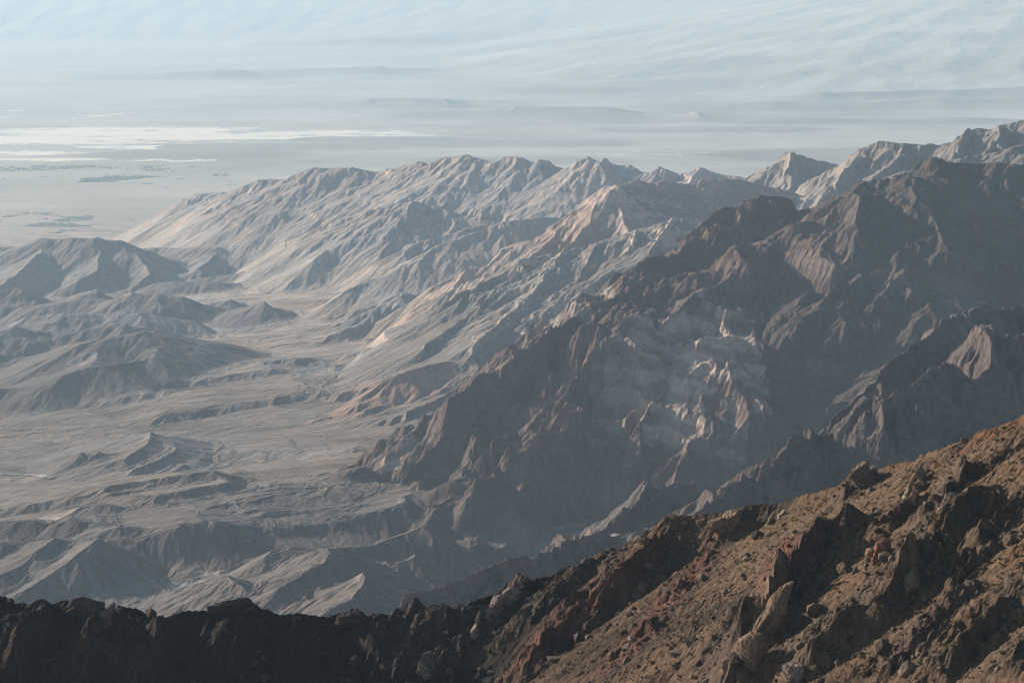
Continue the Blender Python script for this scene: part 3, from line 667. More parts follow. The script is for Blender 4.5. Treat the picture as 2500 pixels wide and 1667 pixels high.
# ------------------------------------------------------------------ erosion: gullies that follow the slope, octave after octave
def gully(rs, lam, amp_fn, seed, tint=0):
    gx, gy = grad(Z, rs)
    k_ = int(np.clip(lam * .10 / np.median(CELL[rs]), 1, 14))
    s0 = np.sqrt(gx * gx + gy * gy); s0 = blur(s0, k_) + 1e-5
    gx = blur(gx, k_); gy = blur(gy, k_)
    coh = np.clip((np.sqrt(gx * gx + gy * gy) / s0 - .35) / .4, 0, 1)
    sl = np.sqrt(gx * gx + gy * gy) + 1e-5
    ux, uy = -gy / sl, gx / sl               # across the slope
    x = X[rs] / F32(lam) + F32(seed * 3.3); y = Y[rs] / F32(lam) + F32(seed * 7.7)
    ix = np.floor(x); iy = np.floor(y)
    fx = x - ix; fy = y - iy
    ix = ix.astype(np.int32); iy = iy.astype(np.int32)
    C = np.zeros(x.shape, F32); S = np.zeros(x.shape, F32); Wt = np.zeros(x.shape, F32)
    for i in (-1, 0, 1):
        for j in (-1, 0, 1):
            hx = RX[(ix + i) & 255, (iy + j) & 255]; hy = RY[(ix + i) & 255, (iy + j) & 255]
            px_ = fx - i - hx; py_ = fy - j - hy
            w_ = np.exp(-2.6 * (px_ * px_ + py_ * py_))
            ph = (px_ * ux + py_ * uy) * F32(2 * math.pi * 1.15) + hx * F32(1.0)
            C += np.cos(ph) * w_; S += np.sin(ph) * w_; Wt += w_
    C /= Wt; S /= Wt
    m = np.sqrt(C * C + S * S)
    ph = np.arctan2(S, C)
    tri = 1 - 2 * np.abs(ph) / F32(math.pi)
    h = m * (.35 * np.cos(ph) + .65 * tri)
    a = amp_fn(rs, sl) * coh
    Z[rs] += ((h - .35) * a * F32(lam)).astype(F32)
    if tint: CR[rs] *= (1 - tint * h * np.clip(a * 120, 0, 1))[..., None].astype(F32)

def amp_mid(strength, lam):
    def f(rs, sl):
        fade = np.clip((lam / (CELL[rs] * 2.2) - 1) , 0, 1)[:, None]
        s_ = np.clip((sl - .03) / .45, 0, 1.3)
        lo = LOWF[rs] if lam > 150 else 1
        return (strength * ERO[rs] * s_ * fade * lo).astype(F32)
    return f
tA = np.where(OWN == RANGE_A, sstep(230, 430, Z), np.where(OWN == RANGE_B, sstep(290, 470, Z), 1)).astype(F32)   # talus aprons at the foot stay smooth
ERO *= .30 + .70 * tA; ROCK *= tA
w3 = ((1 - tA) * .7)[..., None]
CR[:] = CR * (1 - w3) + np.array((.185, .162, .14), F32) * w3
LOWF = np.select([(OWN == RANGE_A) | (OWN == RANGE_B), (OWN == HILL_L) | (OWN == BLUFF_F) | (OWN == SPUR_G) | (OWN == HILL_M)], [.5, .35], .9).astype(F32)
LOWF = blur(LOWF, 6)
mid_ = rows(2300, 9000)
Z[mid_] = np.minimum(Z[mid_], blur(Z[mid_], 6) + 11)      # no needles
mid = rows(2300, 16500); farr = rows(19000, 76000)
for lam, st in ((1500, .02), (700, .007), (350, .004)):
    gully(farr, lam, (lambda l_, s_: (lambda rs, sl: (s_ * ERO[rs] * np.clip(sl / .12, 0, 1.4) * np.clip(l_ / (CELL[rs] * 2.5) - 1, 0, 1)[:, None]).astype(F32)))(lam, st), lam)
for lam, st in ((420, .07), (200, .07), (96, .062), (46, .052), (24, .042)):
    gully(mid, lam, amp_mid(st, lam), lam % 13, tint=.07 if lam < 150 else 0)
    log('gully', lam)
# shallow channels on fans and floor
fanr = rows(4500, 16500)
for lam, st in ((420, .008), (190, .012), (90, .018), (44, .024), (22, .02)):
    gully(fanr, lam, (lambda l_, s_: (lambda rs, sl: (s_ * (1 - np.clip(ROCK[rs] * 2, 0, 1)) * np.clip(sl / .02, 0, 1) * np.clip(l_ / (CELL[rs] * 2.2) - 1, 0, 1)[:, None]).astype(F32)))(lam, st), lam % 11 + 2, tint=.13)
log('fan channels')
# rough rock
x, y = X[mid], Y[mid]
gx, gy = grad(Z, mid)
sl = np.sqrt(gx * gx + gy * gy)
rk = (ROCK[mid] * np.clip((sl - .12) * 2.5, 0, 1) * (1 - .25 * sstep(9000, 12000, y))).astype(F32)
Z[mid] += rk * (8.0 * fbm(x, y, 130, 3, 60, .5, True) + (2.2 + 1.0 * (OWN[mid] == RANGE_C) + 1.2 * (OWN[mid] == RANGE_D)) * fbm(x, y, 36, 3, 63, .6, True)).astype(F32)
# tilted beds: harder layers stand out as low cliffs
st_ = (Z[mid] + .10 * x - .04 * y + 26 * gnoise(x, y, 600, 66)) / 46.0
fr = st_ - np.floor(st_)
Z[mid] += rk * 9.0 * (sstep(.35, .65, fr) - fr)
st_ = (Z[mid] + .16 * x + 10 * gnoise(x, y, 300, 67)) / 15.0
fr = st_ - np.floor(st_)
Z[mid] += rk * 3.0 * (sstep(.3, .7, fr) - fr)
Z[mid] += (.5 + .9 * np.clip(ERO[mid], 0, 1)) * fbm(x, y, 20, 2, 68).astype(F32) * .7
log('rock')
st_ = (Z[mid] + .13 * x - .05 * y + 45 * gnoise(x, y, 1100, 69)) / 118.0
fr = st_ - np.floor(st_)
Z[mid] += rk * ((OWN[mid] == RANGE_A) * 24 + (OWN[mid] == RANGE_B) * 12) * (sstep(.40, .58, fr) - fr) * np.clip(gnoise(x, y, 900, 70) * 1.5 + .6, 0, 1)
# foreground detail
for lam, st in ((62, .055), (30, .07), (14, .06), (7, .05)):
    gully(fgs, lam, (lambda l_, s_: (lambda rs, sl: (s_ * FGM * np.clip(sl / .5, 0, 1.2) * (.6 + .6 * ROCK[rs])).astype(F32)))(lam, st), lam + 1)
x, y = X[fgs], Y[fgs]
patch = sstep(-.15, .45, fbm(x, y, 45, 3, 70)).astype(F32)        # rubble patches
rkf = np.clip(.35 + .75 * np.clip(ROCK[fgs], 0, 1) + .45 * patch, 0, 1.4) * FGM
Z[fgs] += rkf * (1.5 * fbm(x, y, 17, 3, 71, .5, True) + .45 * fbm(x, y, 5.0, 2, 74, .5, True)).astype(F32)
st_ = (Z[fgs] * .8 + .55 * x + 3 * gnoise(x, y, 40, 76)) / 6.5
fr = st_ - np.floor(st_)
Z[fgs] += np.clip(ROCK[fgs], 0, 1) * FGM * 2.2 * (sstep(.35, .6, fr) - fr)
Z[fgs] += FGM * (.55 * np.abs(gnoise(x, y, 4.5, 76)) + .50 * gnoise(x, y, 2.6, 77) + .32 * gnoise(x, y, 1.4, 78)).astype(F32) * (.6 + .6 * patch)
log('foreground detail')

# ------------------------------------------------------------------ colours of the rock, with some haze and shade painted in
x, y = X, Y
n1 = fbm(x, y, 900, 4, 80); n2 = fbm(x, y, 160, 4, 84, .6)
lum = 1 + .22 * n1 + .30 * n2
CR *= lum[..., None].astype(F32)
CR *= (.74 + 1.05 * sstep(7200, 12500, Y))[..., None].astype(F32)   # near ranges are darker rock; far ones paled with haze put in the colour
# warm / grey variation
n3 = fbm(x, y, 500, 3, 88)
CR *= np.stack([1 + .12 * n3, 1 + .0 * n3, 1 - .10 * n3], -1).astype(F32)
# pale beds that crop out along tilted layers in the ranges
zz = Z + .12 * X - .05 * Y + 40 * gnoise(X, Y, 700, 90)
bed = sstep(.35, .8, np.sin(zz / 33.0) * .6 + fbm(X, Y, 420, 3, 91) * .9) * sstep(.05, .45, fbm(X, Y, 1100, 2, 94) + .12)
bedm = (bed * np.clip(ROCK, 0, 1) * (((OWN == RANGE_A) | (OWN == RANGE_B) | (OWN == RANGE_BACK) | (OWN == HILL_L)) * 1.0 + (OWN == RANGE_C) * .35)).astype(F32) * .75
CR = CR * (1 - bedm[..., None]) + np.array((.36, .315, .27), F32) * bedm[..., None]
def blotch(px, py, Yk, rx, ry, col, a=1.0, sc_=60, seed=0):
    wx, wy = hit_mid(px, py)
    """patch of differently coloured rock round a place."""
    rs = rows(math.hypot(wx, wy) - ry * 1.6, math.hypot(wx, wy) + ry * 1.6)
    d = np.sqrt(((X[rs] - wx) / rx) ** 2 + ((Y[rs] - wy) / ry) ** 2) + 1.0 * fbm(X[rs], Y[rs], sc_ * 2, 5, 100 + seed, .62)
    m = ((1 - sstep(.72, .86, d)) * a * (.35 + .65 * sstep(-.3, .2, np.sin((Z[rs] + .2 * X[rs]) / 11.0 + 2.5 * gnoise(X[rs], Y[rs], 90, 7)) + 1.2 * gnoise(X[rs], Y[rs], 45, 8))))[..., None].astype(F32)
    CR[rs] = CR[rs] * (1 - m) + np.array(col, F32) * m
WHT = (.40, .345, .30)
blotch(1680, 850, 5.35, 170, 330, WHT, .75, 70, 1); blotch(1790, 835, 5.4, 90, 240, WHT, .7, 50, 2); blotch(1560, 870, 5.45, 90, 200, WHT, .7, 50, 3); blotch(1640, 940, 5.3, 120, 220, WHT, .7, 60, 33); blotch(1850, 960, 5.1, 45, 200, WHT, .6, 50, 4)
blotch(1500, 960, 5.2, 100, 170, (.2, .19, .185), .7, 60, 5); blotch(1780, 1060, 4.85, 50, 120, (.24, .22, .21), .7, 40, 6); blotch(870, 1410, 4.9, 18, 30, (.22, .2, .19), .8, 30, 8)
blotch(440, 1430, 5.05, 60, 35, (.28, .28, .27), .7, 30, 9); blotch(510, 1400, 5.15, 40, 30, (.25, .24, .23), .8, 30, 9); blotch(970, 1100, 6.6, 50, 60, WHT, .7, 40, 10); blotch(790, 1110, 7.1, 120, 120, (.3, .28, .26), .6, 60, 11)
blotch(190, 672, 12.1, 120, 200, (.34, .33, .32), .7, 90, 12); blotch(90, 645, 12.4, 120, 200, (.3, .28, .27), .6, 90, 13); blotch(90, 780, 10.4, 300, 300, (.3, .28, .26), .7, 120, 14); blotch(200, 885, 9.1, 70, 120, (.36, .35, .34), .8, 50, 15)
blotch(490, 852, 9.4, 60, 100, (.34, .33, .32), .8, 50, 16); blotch(955, 735, 10.35, 90, 150, (.36, .34, .32), .7, 60, 17); blotch(690, 600, 12.6, 260, 330, (.3, .265, .21), .8, 90, 18)
blotch(720, 520, 13.2, 200, 300, (.32, .29, .25), .6, 90, 19); blotch(1100, 420, 13.5, 150, 260, (.36, .31, .26), .7, 70, 20); blotch(1360, 470, 13.0, 220, 300, (.38, .33, .28), .7, 70, 21)
blotch(985, 785, 9.4, 120, 200, (.33, .235, .19), .8, 60, 22); blotch(1290, 700, 9.2, 120, 220, (.30, .27, .23), .7, 60, 23); blotch(1390, 740, 8.9, 180, 220, (.31, .29, .26), .7, 60, 24)
blotch(2030, 480, 10.0, 120, 220, (.27, .25, .23), .6, 60, 25); blotch(600, 500, 13.7, 300, 300, (.16, .14, .132), .6, 120, 26); blotch(2280, 350, 10.3, 120, 250, (.27, .25, .23), .5, 80, 27)
blotch(430, 1180, 6.6, 200, 300, (.21, .185, .16), .5, 90, 28); blotch(140, 1262, 5.9, 60, 60, (.34, .29, .23), .8, 40, 29)

gx, gy = grad(Z)
SL = np.sqrt(gx * gx + gy * gy)
# bare cliffs of the far and middle ranges are pale, pinkish beds
cl = sstep(.62, .95, SL) * ((OWN == RANGE_A) | (OWN == RANGE_B)) * sstep(-.25, .35, fbm(X, Y, 500, 3, 119)) * .75
CR = CR * (1 - cl[..., None]) + np.array((.50, .39, .32), F32) * cl[..., None].astype(F32)
CR *= 1 + (OWN == RANGE_C)[..., None] * (np.array((1.05, .97, .94), F32) - 1)
CR *= 1 - .32 * (OWN == HILL_L)[..., None]
mw = ((RR[:, None] > 2300) & (RR[:, None] < 16000) & (OWN != VALLEY)).astype(F32)[..., None]
CR *= 1 + mw * (np.array((1.03, .98, .95), F32) - 1)
# fans: lighter gravel in the washes, darker varnished pavement between
fm = ((OWN == VALLEY) | (OWN == FAN)) & (RR[:, None] < 17000)
wash = sstep(.05, .6, fbm(X * .55 + Y * .1, Y, 240, 4, 120, .6, True)).astype(F32)
CR[fm] *= (.64 + .38 * wash[fm])[:, None]
CR[fm] *= np.array((1.0, .97, .95), F32)
# valley floor beyond: salt pan, mud flats, fans across
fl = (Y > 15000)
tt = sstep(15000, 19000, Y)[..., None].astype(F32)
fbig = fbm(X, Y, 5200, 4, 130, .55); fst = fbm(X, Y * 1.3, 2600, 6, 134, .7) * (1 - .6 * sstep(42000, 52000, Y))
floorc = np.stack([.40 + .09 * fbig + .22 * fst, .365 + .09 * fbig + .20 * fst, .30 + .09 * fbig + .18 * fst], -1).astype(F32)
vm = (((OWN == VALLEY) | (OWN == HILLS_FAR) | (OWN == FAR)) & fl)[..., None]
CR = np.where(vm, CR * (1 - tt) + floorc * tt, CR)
pxg = 1250 + FPX * X / (Y * cp + 0) ; # column in photo pixels (for placing the pan at its true bearing)
CR *= (1 - .28 * HM)[..., None]
def pan(x0, y0, rx, ry, lam, seed, thr=0.0):
    d = ((X / 1000 - x0) / rx) ** 2 + ((Y / 1000 - y0) / ry) ** 2
    n = fbm(X, Y * 1.5, lam * 1.6, 7, seed, .74, False)
    return (1 - d) * .8 + n * 2.9 - thr
s1 = pan(-4.4, 27.3, 3.1, 1.5, 1500, 140, .15)
s2 = pan(-7.2, 26.6, 2.6, 1.3, 1700, 150, .15)
s3 = pan(-2.6, 27.8, 1.3, .8, 900, 155, .3)
s4 = pan(-3.6, 25.2, 2.2, .35, 700, 160, .45)
s5 = pan(-4.2, 23.3, 1.5, .35, 600, 165, .5)
s6 = pan(-5.6, 24.3, 1.2, .4, 600, 170, .5)
s7 = pan(-7, 32, 3.2, 2.6, 1200, 175, 1.05)
salt = np.maximum.reduce([s1, s2, s3, s4, s5, s6, s7])
sm = sstep(-.1, .5, salt) * (OWN == VALLEY) * (Y > 20000)
CR = CR * (1 - sm[..., None]) + np.array((.9, .76, .55), F32) * sm[..., None]
OWN[(salt > .12) & (OWN == VALLEY) & (Y > 20000)] = SALT
# pale silt knobs near the far foot (right)
s8 = pan(2.2, 24.2, 3.2, 1.3, 420, 180, 1.15)
sk = sstep(0, .3, s8) * (OWN == VALLEY)
CR = CR * (1 - sk[..., None] * .8) + np.array((.62, .58, .52), F32) * sk[..., None] * .8
CR *= (1 + .20 * fbm(X, Y, 34, 2, 185, .7) * (RR[:, None] < 15000)).astype(F32)[..., None]
CR = np.clip(CR, .02, .9)
# foreground: brown gravel, ochre scrub-stained soil, red rock; painted shade to the left
o = FGM > .5
xf, yf = X[fgs], Y[fgs]
soil_sun = sstep(-.2, .5, fbm(xf, yf, 60, 4, 190) + .0045 * (xf - 10)).astype(F32)  # random soil patches, brightened to the right as painted sunlight
soil = np.array((.150, .096, .060), F32) * (.18 + .87 * soil_sun[..., None])
rm = np.clip(ROCK[fgs] * 1.1, 0, 1)[..., None]
cf = soil * (1 - rm) + CR[fgs] * 1.15 * rm
cf = cf * (1 + .42 * fbm(xf, yf, 5, 3, 194, .7)[..., None] + .35 * gnoise(xf, yf, 1.6, 197)[..., None])
cf = cf * .66 * (.45 + .55 * sstep(-160, 110, xf))[..., None]  # shade on the left and centre put into the ground colour
redm = sstep(.25, .6, fbm(xf, yf, 75, 3, 198))[..., None] * .55
cf = cf * (1 - redm) + cf * np.array((1.25, .78, .62), F32) * redm
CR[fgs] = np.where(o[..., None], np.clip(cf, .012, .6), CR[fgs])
log('colours')

# ------------------------------------------------------------------ materials
def mat(name, fine, bump_d, var=.25, rough=.95, fine2=None, spec=.1):
    m = bpy.data.materials.new(name)
    m.use_nodes = True
    n = m.node_tree; L = n.links
    b = n.nodes['Principled BSDF']
    b.inputs['Roughness'].default_value = rough
    b.inputs['Specular IOR Level'].default_value = spec
    at = n.nodes.new('ShaderNodeAttribute'); at.attribute_name = 'rock_colour'
    tc_ = n.nodes.new('ShaderNodeNewGeometry')
    no = n.nodes.new('ShaderNodeTexNoise'); no.inputs['Scale'].default_value = 1.0 / fine; no.inputs['Detail'].default_value = 4; no.inputs['Roughness'].default_value = .7
    L.new(tc_.outputs['Position'], no.inputs['Vector'])
    mr = n.nodes.new('ShaderNodeMapRange'); mr.inputs[1].default_value = .3; mr.inputs[2].default_value = .7; mr.inputs[3].default_value = 1 - var; mr.inputs[4].default_value = 1 + var
    L.new(no.outputs[0], mr.inputs[0])
    mu = n.nodes.new('ShaderNodeVectorMath'); mu.operation = 'SCALE'
    L.new(at.outputs['Color'], mu.inputs[0]); L.new(mr.outputs[0], mu.inputs['Scale'])
    L.new(mu.outputs[0], b.inputs['Base Color'])
    bm_ = n.nodes.new('ShaderNodeBump'); bm_.inputs['Strength'].default_value = 1.0; bm_.inputs['Distance'].default_value = bump_d
    no2 = n.nodes.new('ShaderNodeTexNoise'); no2.inputs['Scale'].default_value = 1.0 / (fine2 or fine); no2.inputs['Detail'].default_value = 3; no2.inputs['Roughness'].default_value = .65
    L.new(tc_.outputs['Position'], no2.inputs['Vector'])
    L.new(no2.outputs[0], bm_.inputs['Height']); L.new(bm_.outputs[0], b.inputs['Normal'])
    return m
M_FORE = mat('gravel_and_rubble', 2.2, .9, .4, fine2=1.6)
M_ROCK = mat('desert_rock', 14, 4.0, .3, fine2=9)
M_SOFT = mat('desert_pavement', 10, 1.2, .22, fine2=7)
M_FLOOR = mat('valley_silt', 160, 0.5, .08, fine2=60)
M_SALT = mat('salt_crust', 200, 0.3, .05, rough=.5, fine2=80, spec=.5)

# ------------------------------------------------------------------ meshes, one per landform
def landform(name, owners, mate, label, cat, rs=None):
    q = np.isin(OWN[:-1, :-1], owners)
    if rs is not None:
        m_ = np.zeros(NR - 1, bool); m_[rs] = True; q &= m_[:, None]
    qi, qj = np.nonzero(q)
    if len(qi) == 0: return None
    used = np.zeros((NR, NT), bool)
    for a, b in ((0, 0), (0, 1), (1, 1), (1, 0)): used[qi + a, qj + b] = True
    idx = (np.cumsum(used.ravel()) - 1).astype(np.int32).reshape(NR, NT)
    nv = int(used.sum()); nf = len(qi)
    me = bpy.data.meshes.new(name)
    me.vertices.add(nv); me.loops.add(nf * 4); me.polygons.add(nf)
    co = np.stack([X[used], Y[used], Z[used]], -1).astype(F32)
    me.vertices.foreach_set('co', co.ravel())
    lv = np.stack([idx[qi, qj], idx[qi, qj + 1], idx[qi + 1, qj + 1], idx[qi + 1, qj]], -1).astype(np.int32)
    me.loops.foreach_set('vertex_index', lv.ravel())
    me.polygons.foreach_set('loop_start', np.arange(0, nf * 4, 4, dtype=np.int32))
    me.update(calc_edges=True)
    at = me.attributes.new('rock_colour', 'FLOAT_COLOR', 'POINT')
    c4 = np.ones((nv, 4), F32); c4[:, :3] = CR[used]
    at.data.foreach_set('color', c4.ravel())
    me.polygons.foreach_set('use_smooth', np.zeros(nf, bool))
    me.materials.append(mate)
    ob = bpy.data.objects.new(name, me)
    COL.objects.link(ob)
    ob['kind'] = 'structure'; ob['label'] = label; ob['category'] = cat
    return ob
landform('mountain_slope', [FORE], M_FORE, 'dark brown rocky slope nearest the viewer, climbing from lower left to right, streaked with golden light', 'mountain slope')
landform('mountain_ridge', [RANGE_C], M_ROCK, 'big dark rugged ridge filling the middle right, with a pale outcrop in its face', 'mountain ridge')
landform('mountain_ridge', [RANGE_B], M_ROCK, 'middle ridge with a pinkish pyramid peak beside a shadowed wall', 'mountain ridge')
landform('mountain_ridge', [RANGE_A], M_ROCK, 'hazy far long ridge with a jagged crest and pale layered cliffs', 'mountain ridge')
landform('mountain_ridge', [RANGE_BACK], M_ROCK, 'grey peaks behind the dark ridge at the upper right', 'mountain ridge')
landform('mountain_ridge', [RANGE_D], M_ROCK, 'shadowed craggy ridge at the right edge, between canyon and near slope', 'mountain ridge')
landform('hills', [SPUR_E], M_ROCK, 'low brown furrowed hill just above the near slope in the centre', 'hill')
landform('hills', [BLUFF_F], M_SOFT, 'smooth rounded dark hills and bluff at the lower left', 'hills')
landform('hills', [SPUR_G], M_SOFT, 'curving smooth spurs below the bluff, bottom centre left', 'hills')
landform('hills', [HILL_M], M_SOFT, 'small furrowed hills standing alone on the gravel plain', 'hills')
landform('hills', [HILL_L], M_SOFT, 'hazy broken badland hills along the left edge', 'badlands')
landform('hills', [PINK_K], M_SOFT, 'low salmon pink hill at the foot of the dark ridge', 'hill')
landform('hills', [HILLS_FAR], M_FLOOR, 'faint blue low hills far out on the valley floor', 'hills')
landform('mountains', [FAR], M_FLOOR, 'haze-faded mountain slopes across the valley at the top', 'mountains')
landform('ground', [FAN], M_SOFT, 'gravel aprons with combed gullies running out from the dark ridge', 'gravel fan')
landform('salt_flat', [SALT], M_SALT, 'bright cream salt flat shining in the distance at the left', 'salt flat')
landform('ground', [VALLEY], M_SOFT, 'grey gravel plain of the near valley floor', 'valley floor', rs=slice(0, np.searchsorted(RR, 15500)))
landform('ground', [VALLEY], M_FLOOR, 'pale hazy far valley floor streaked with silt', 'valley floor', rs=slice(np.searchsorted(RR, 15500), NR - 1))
log('meshes')

# ------------------------------------------------------------------ helpers for things that stand on the land
def ground(x, y):
    i = np.clip(np.searchsorted(RR, np.hypot(x, y)), 0, NR - 1); j = np.clip(np.searchsorted(th, np.arctan2(x, y)), 0, NT - 1)
    return Z[i, j]
def mesh_np(name, V, F, cols, mate, smooth=False):
    """V (n,3), F (m,3) triangles, cols (n,3)"""
    me = bpy.data.meshes.new(name)
    me.vertices.add(len(V)); me.loops.add(len(F) * 3); me.polygons.add(len(F))
    me.vertices.foreach_set('co', np.ascontiguousarray(V, F32).ravel())
    me.loops.foreach_set('vertex_index', np.ascontiguousarray(F, np.int32).ravel())
    me.polygons.foreach_set('loop_start', np.arange(0, len(F) * 3, 3, dtype=np.int32))
    me.update(calc_edges=True)
    at = me.attributes.new('rock_colour', 'FLOAT_COLOR', 'POINT')
    c4 = np.ones((len(V), 4), F32); c4[:, :3] = cols
    at.data.foreach_set('color', c4.ravel())
    me.polygons.foreach_set('use_smooth', np.full(len(F), smooth))
    me.materials.append(mate)
    return me
def obj(name, me, label=None, cat=None, kind=None, group=None, parent=None, loc=None):
    ob = bpy.data.objects.new(name, me); COL.objects.link(ob)
    if label: ob['label'] = label
    if cat: ob['category'] = cat
    if kind: ob['kind'] = kind
    if group: ob['group'] = group
    if parent: ob.parent = parent
    if loc is not None: ob.location = loc
    return ob
import bmesh
def ico(sub):
    bm = bmesh.new(); bmesh.ops.create_icosphere(bm, subdivisions=sub, radius=1.0)
    V = np.array([v.co[:] for v in bm.verts]); F = np.array([[v.index for v in f.verts] for f in bm.faces]); bm.free()
    return V, F
ICO5, ICO2, ICO1 = ico(5), ico(2), ico(1)
def n3(p, f, seed):
    return gnoise((p[:, 0] * f + p[:, 2] * 1.7 * f).astype(F32), (p[:, 1] * f - p[:, 2] * 1.3 * f).astype(F32), 1.0, seed)
def crag(rg, blocks, size, lean=0.0):
    """a few chiselled blocks of bedrock grown together; size = (width, depth, height) in metres."""
    Vs, Fs = [], []; off = 0
    for b in range(blocks):
        V, F = ICO5
        N = rg.normal(size=(15, 3)); N[:, 2] *= .55; N /= np.linalg.norm(N, axis=1)[:, None]
        dk = rg.uniform(.62, 1.0, 15)
        rad = np.min(np.where((V @ N.T) > .05, dk[None] / np.maximum(V @ N.T, .05), 9), axis=1)
        rad = np.minimum(rad, 1.25)
        p = V * rad[:, None]
        sc_ = 1.0 if b == 0 else rg.uniform(.42, .8)
        o_ = np.zeros(3) if b == 0 else np.array([rg.uniform(-.75, .75), rg.uniform(-.6, .3), rg.uniform(-.75, .05)])
        p = p * sc_ + o_
        q = p * np.array(size) / 2
        q = q + V * ((n3(q, 1 / 3.2, 201 + b) * .5 + n3(q, 1 / 1.2, 211 + b) * .22)[:, None])
        crk = np.abs(n3(q * np.array((1, 1, .35)), 1 / 3.5, 221)); q -= V * (np.clip(.08 - crk, 0, 1) * 4)[:, None]
        q[:, 0] += q[:, 2] * lean
        Vs.append(q); Fs.append(F + off); off += len(V)
    return np.concatenate(Vs), np.concatenate(Fs)
M_CRAG = mat('bare_bedrock', 1.6, .6, .35, fine2=1.1)
CRAGS = [  # px, py, (w, d, h) m, lean, blocks, colour, label
    (2104, 1160, (13, 12, 15), .25, 4, (.13, .10, .075), 'dark square knob of rock standing highest on the near ridgeline'),
    (1782, 1268, (15, 10, 10), .3, 3, (.19, .125, .085), 'orange-brown block with a flat face just under the crest'),
    (1882, 1256, (4.5, 4, 7), .2, 2, (.25, .19, .13), 'small pale pointed rock, left one of a pair below the crest'),
    (1904, 1260, (5.5, 4, 7.5), .1, 2, (.23, .175, .12), 'small pale pointed rock, right one of a pair below the crest'),
    (2244, 1166, (7, 6, 10), .35, 3, (.13, .10, .075), 'dark leaning block on the lit slope right of the square knob'),
    (2211, 1199, (3.6, 4, 10), .25, 2, (.27, .21, .14), 'thin pale upright fin below the dark leaning block'),
    (2326, 1212, (13, 9, 12), .3, 4, (.22, .165, .115), 'ragged outcrop with a lit left face and long shadow on the right slope'),
    (1884, 1535, (9, 9, 21), .55, 5, (.145, .098, .066), 'tall golden buttress glowing in the low sun in the gully'),
    (1828, 1618, (14, 11, 18), .3, 5, (.17, .115, .08), 'brown cliff block at the bottom edge left of the golden buttress'),
    (2219, 1430, (7, 7, 15), .4, 3, (.165, .12, .085), 'rough sunlit pillar on the middle rib of the right slope'),
    (2143, 1358, (8, 7, 11), .2, 3, (.18, .09, .065), 'small dark red block in the shaded gully'),
    (1252, 1452, (10, 8, 12), .4, 4, (.25, .20, .155), 'grey crag catching light under the centre of the crest'),
    (1208, 1494, (8, 7, 13), .3, 4, (.24, .18, .15), 'cluster of slender pinkish fins below the grey crag'),
    (1154, 1548, (5, 5, 9), .2, 2, (.27, .22, .17), 'single pointed boulder on the shaded slope'),
    (204, 1474, (19, 9, 9), .2, 5, (.12, .078, .062), 'broad reddish crag on the skyline at the far left'),
    (254, 1536, (8, 6, 17), .4, 4, (.2, .125, .095), 'reddish upright fins catching light at the lower left'),
    (572, 1492, (26, 9, 7.5), .1, 5, (.07, .06, .055), 'long black knob on the low part of the crest'),
    (862, 1510, (17, 9, 8.5), .1, 5, (.09, .065, .055), 'dark jagged knob on the crest left of centre'),
    (1931, 1652, (9, 7, 9), .1, 3, (.2, .15, .115), 'rounded boulder pair at the bottom edge right of the brown cliff'),
    (1541, 1568, (3.4, 3, 2.8), .0, 1, (.36, .25, .2), 'lone pink boulder on the dark gravel slope'),
    (1042, 1642, (10, 8, 13), .2, 3, (.14, .105, .08), 'dark pillar near the bottom edge left of centre'),
]
for k, (px, py, size, lean, nb, c, lab) in enumerate(CRAGS):
    rg = np.random.default_rng(500 + k)
    V, F = crag(rg, nb, size, lean)
    gx_, gy_ = hit(px, py + size[2] * 1.2)
    cc = np.array(c)[None] * (.62 + .38 * float(np.clip((px - 700) / 1100, 0, 1))) * (1 + .25 * n3(V, 1 / 4.0, 231)[:, None])  # left crags coloured darker to sit in the slope's painted shade
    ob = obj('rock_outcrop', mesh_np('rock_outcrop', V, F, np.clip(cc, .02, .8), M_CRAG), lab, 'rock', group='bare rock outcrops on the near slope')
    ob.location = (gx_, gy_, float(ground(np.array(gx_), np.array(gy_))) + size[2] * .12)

def scatter(V0, F0, pos, scl, rotz, col, jit, rg):
    """many small copies merged in one mesh (for what nobody would count)."""
    n = len(pos); nv = len(V0)
    c, s_ = np.cos(rotz)[:, None], np.sin(rotz)[:, None]
    P0 = V0[None] * (1 + jit * rg.normal(size=(n, nv, 1))) * scl[:, None, :]
    x = P0[..., 0] * c - P0[..., 1] * s_; y = P0[..., 0] * s_ + P0[..., 1] * c
    V = np.stack([x, y, P0[..., 2]], -1) + pos[:, None]
    F = F0[None] + (np.arange(n) * nv)[:, None, None]
    C = np.repeat(col, nv, 0)
    return V.reshape(-1, 3), F.reshape(-1, 3), C
rg = np.random.default_rng(77)
# loose boulders and rubble over the near slope
n = 17000
aa = rg.uniform(-.245, .26, n); rr = rg.uniform(760, 1240, n)
bx, by = rr * np.sin(aa), rr * np.cos(aa)
dn = fbm(bx.astype(F32), by.astype(F32), 60, 3, 301) + .35 * gnoise(bx.astype(F32), by.astype(F32), 14, 303)
keep = dn > rg.uniform(-.5, .7, n)
bx, by = bx[keep], by[keep]; n = len(bx)
sz = np.minimum(.4 * rg.pareto(1.9, n) + .3, 3.4)
scl = np.stack([sz * rg.uniform(.7, 1.3, n), sz * rg.uniform(.7, 1.3, n), sz * rg.uniform(.5, 1.1, n)], -1)
pos = np.stack([bx, by, ground(bx, by) + sz * .2], -1)
shade = rg.uniform(.4, 1.3, (n, 1)) * np.array([[.125, .09, .065]]) * (.4 + .6 * sstep(-160, 110, bx))[:, None]  # stones darkened leftwards, the same shade as painted on the slope
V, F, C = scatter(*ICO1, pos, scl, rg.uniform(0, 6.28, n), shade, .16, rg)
obj('rubble', mesh_np('rubble', V, F, C, M_CRAG), 'loose stones and boulders strewn over the near slope', 'rubble', 'stuff')
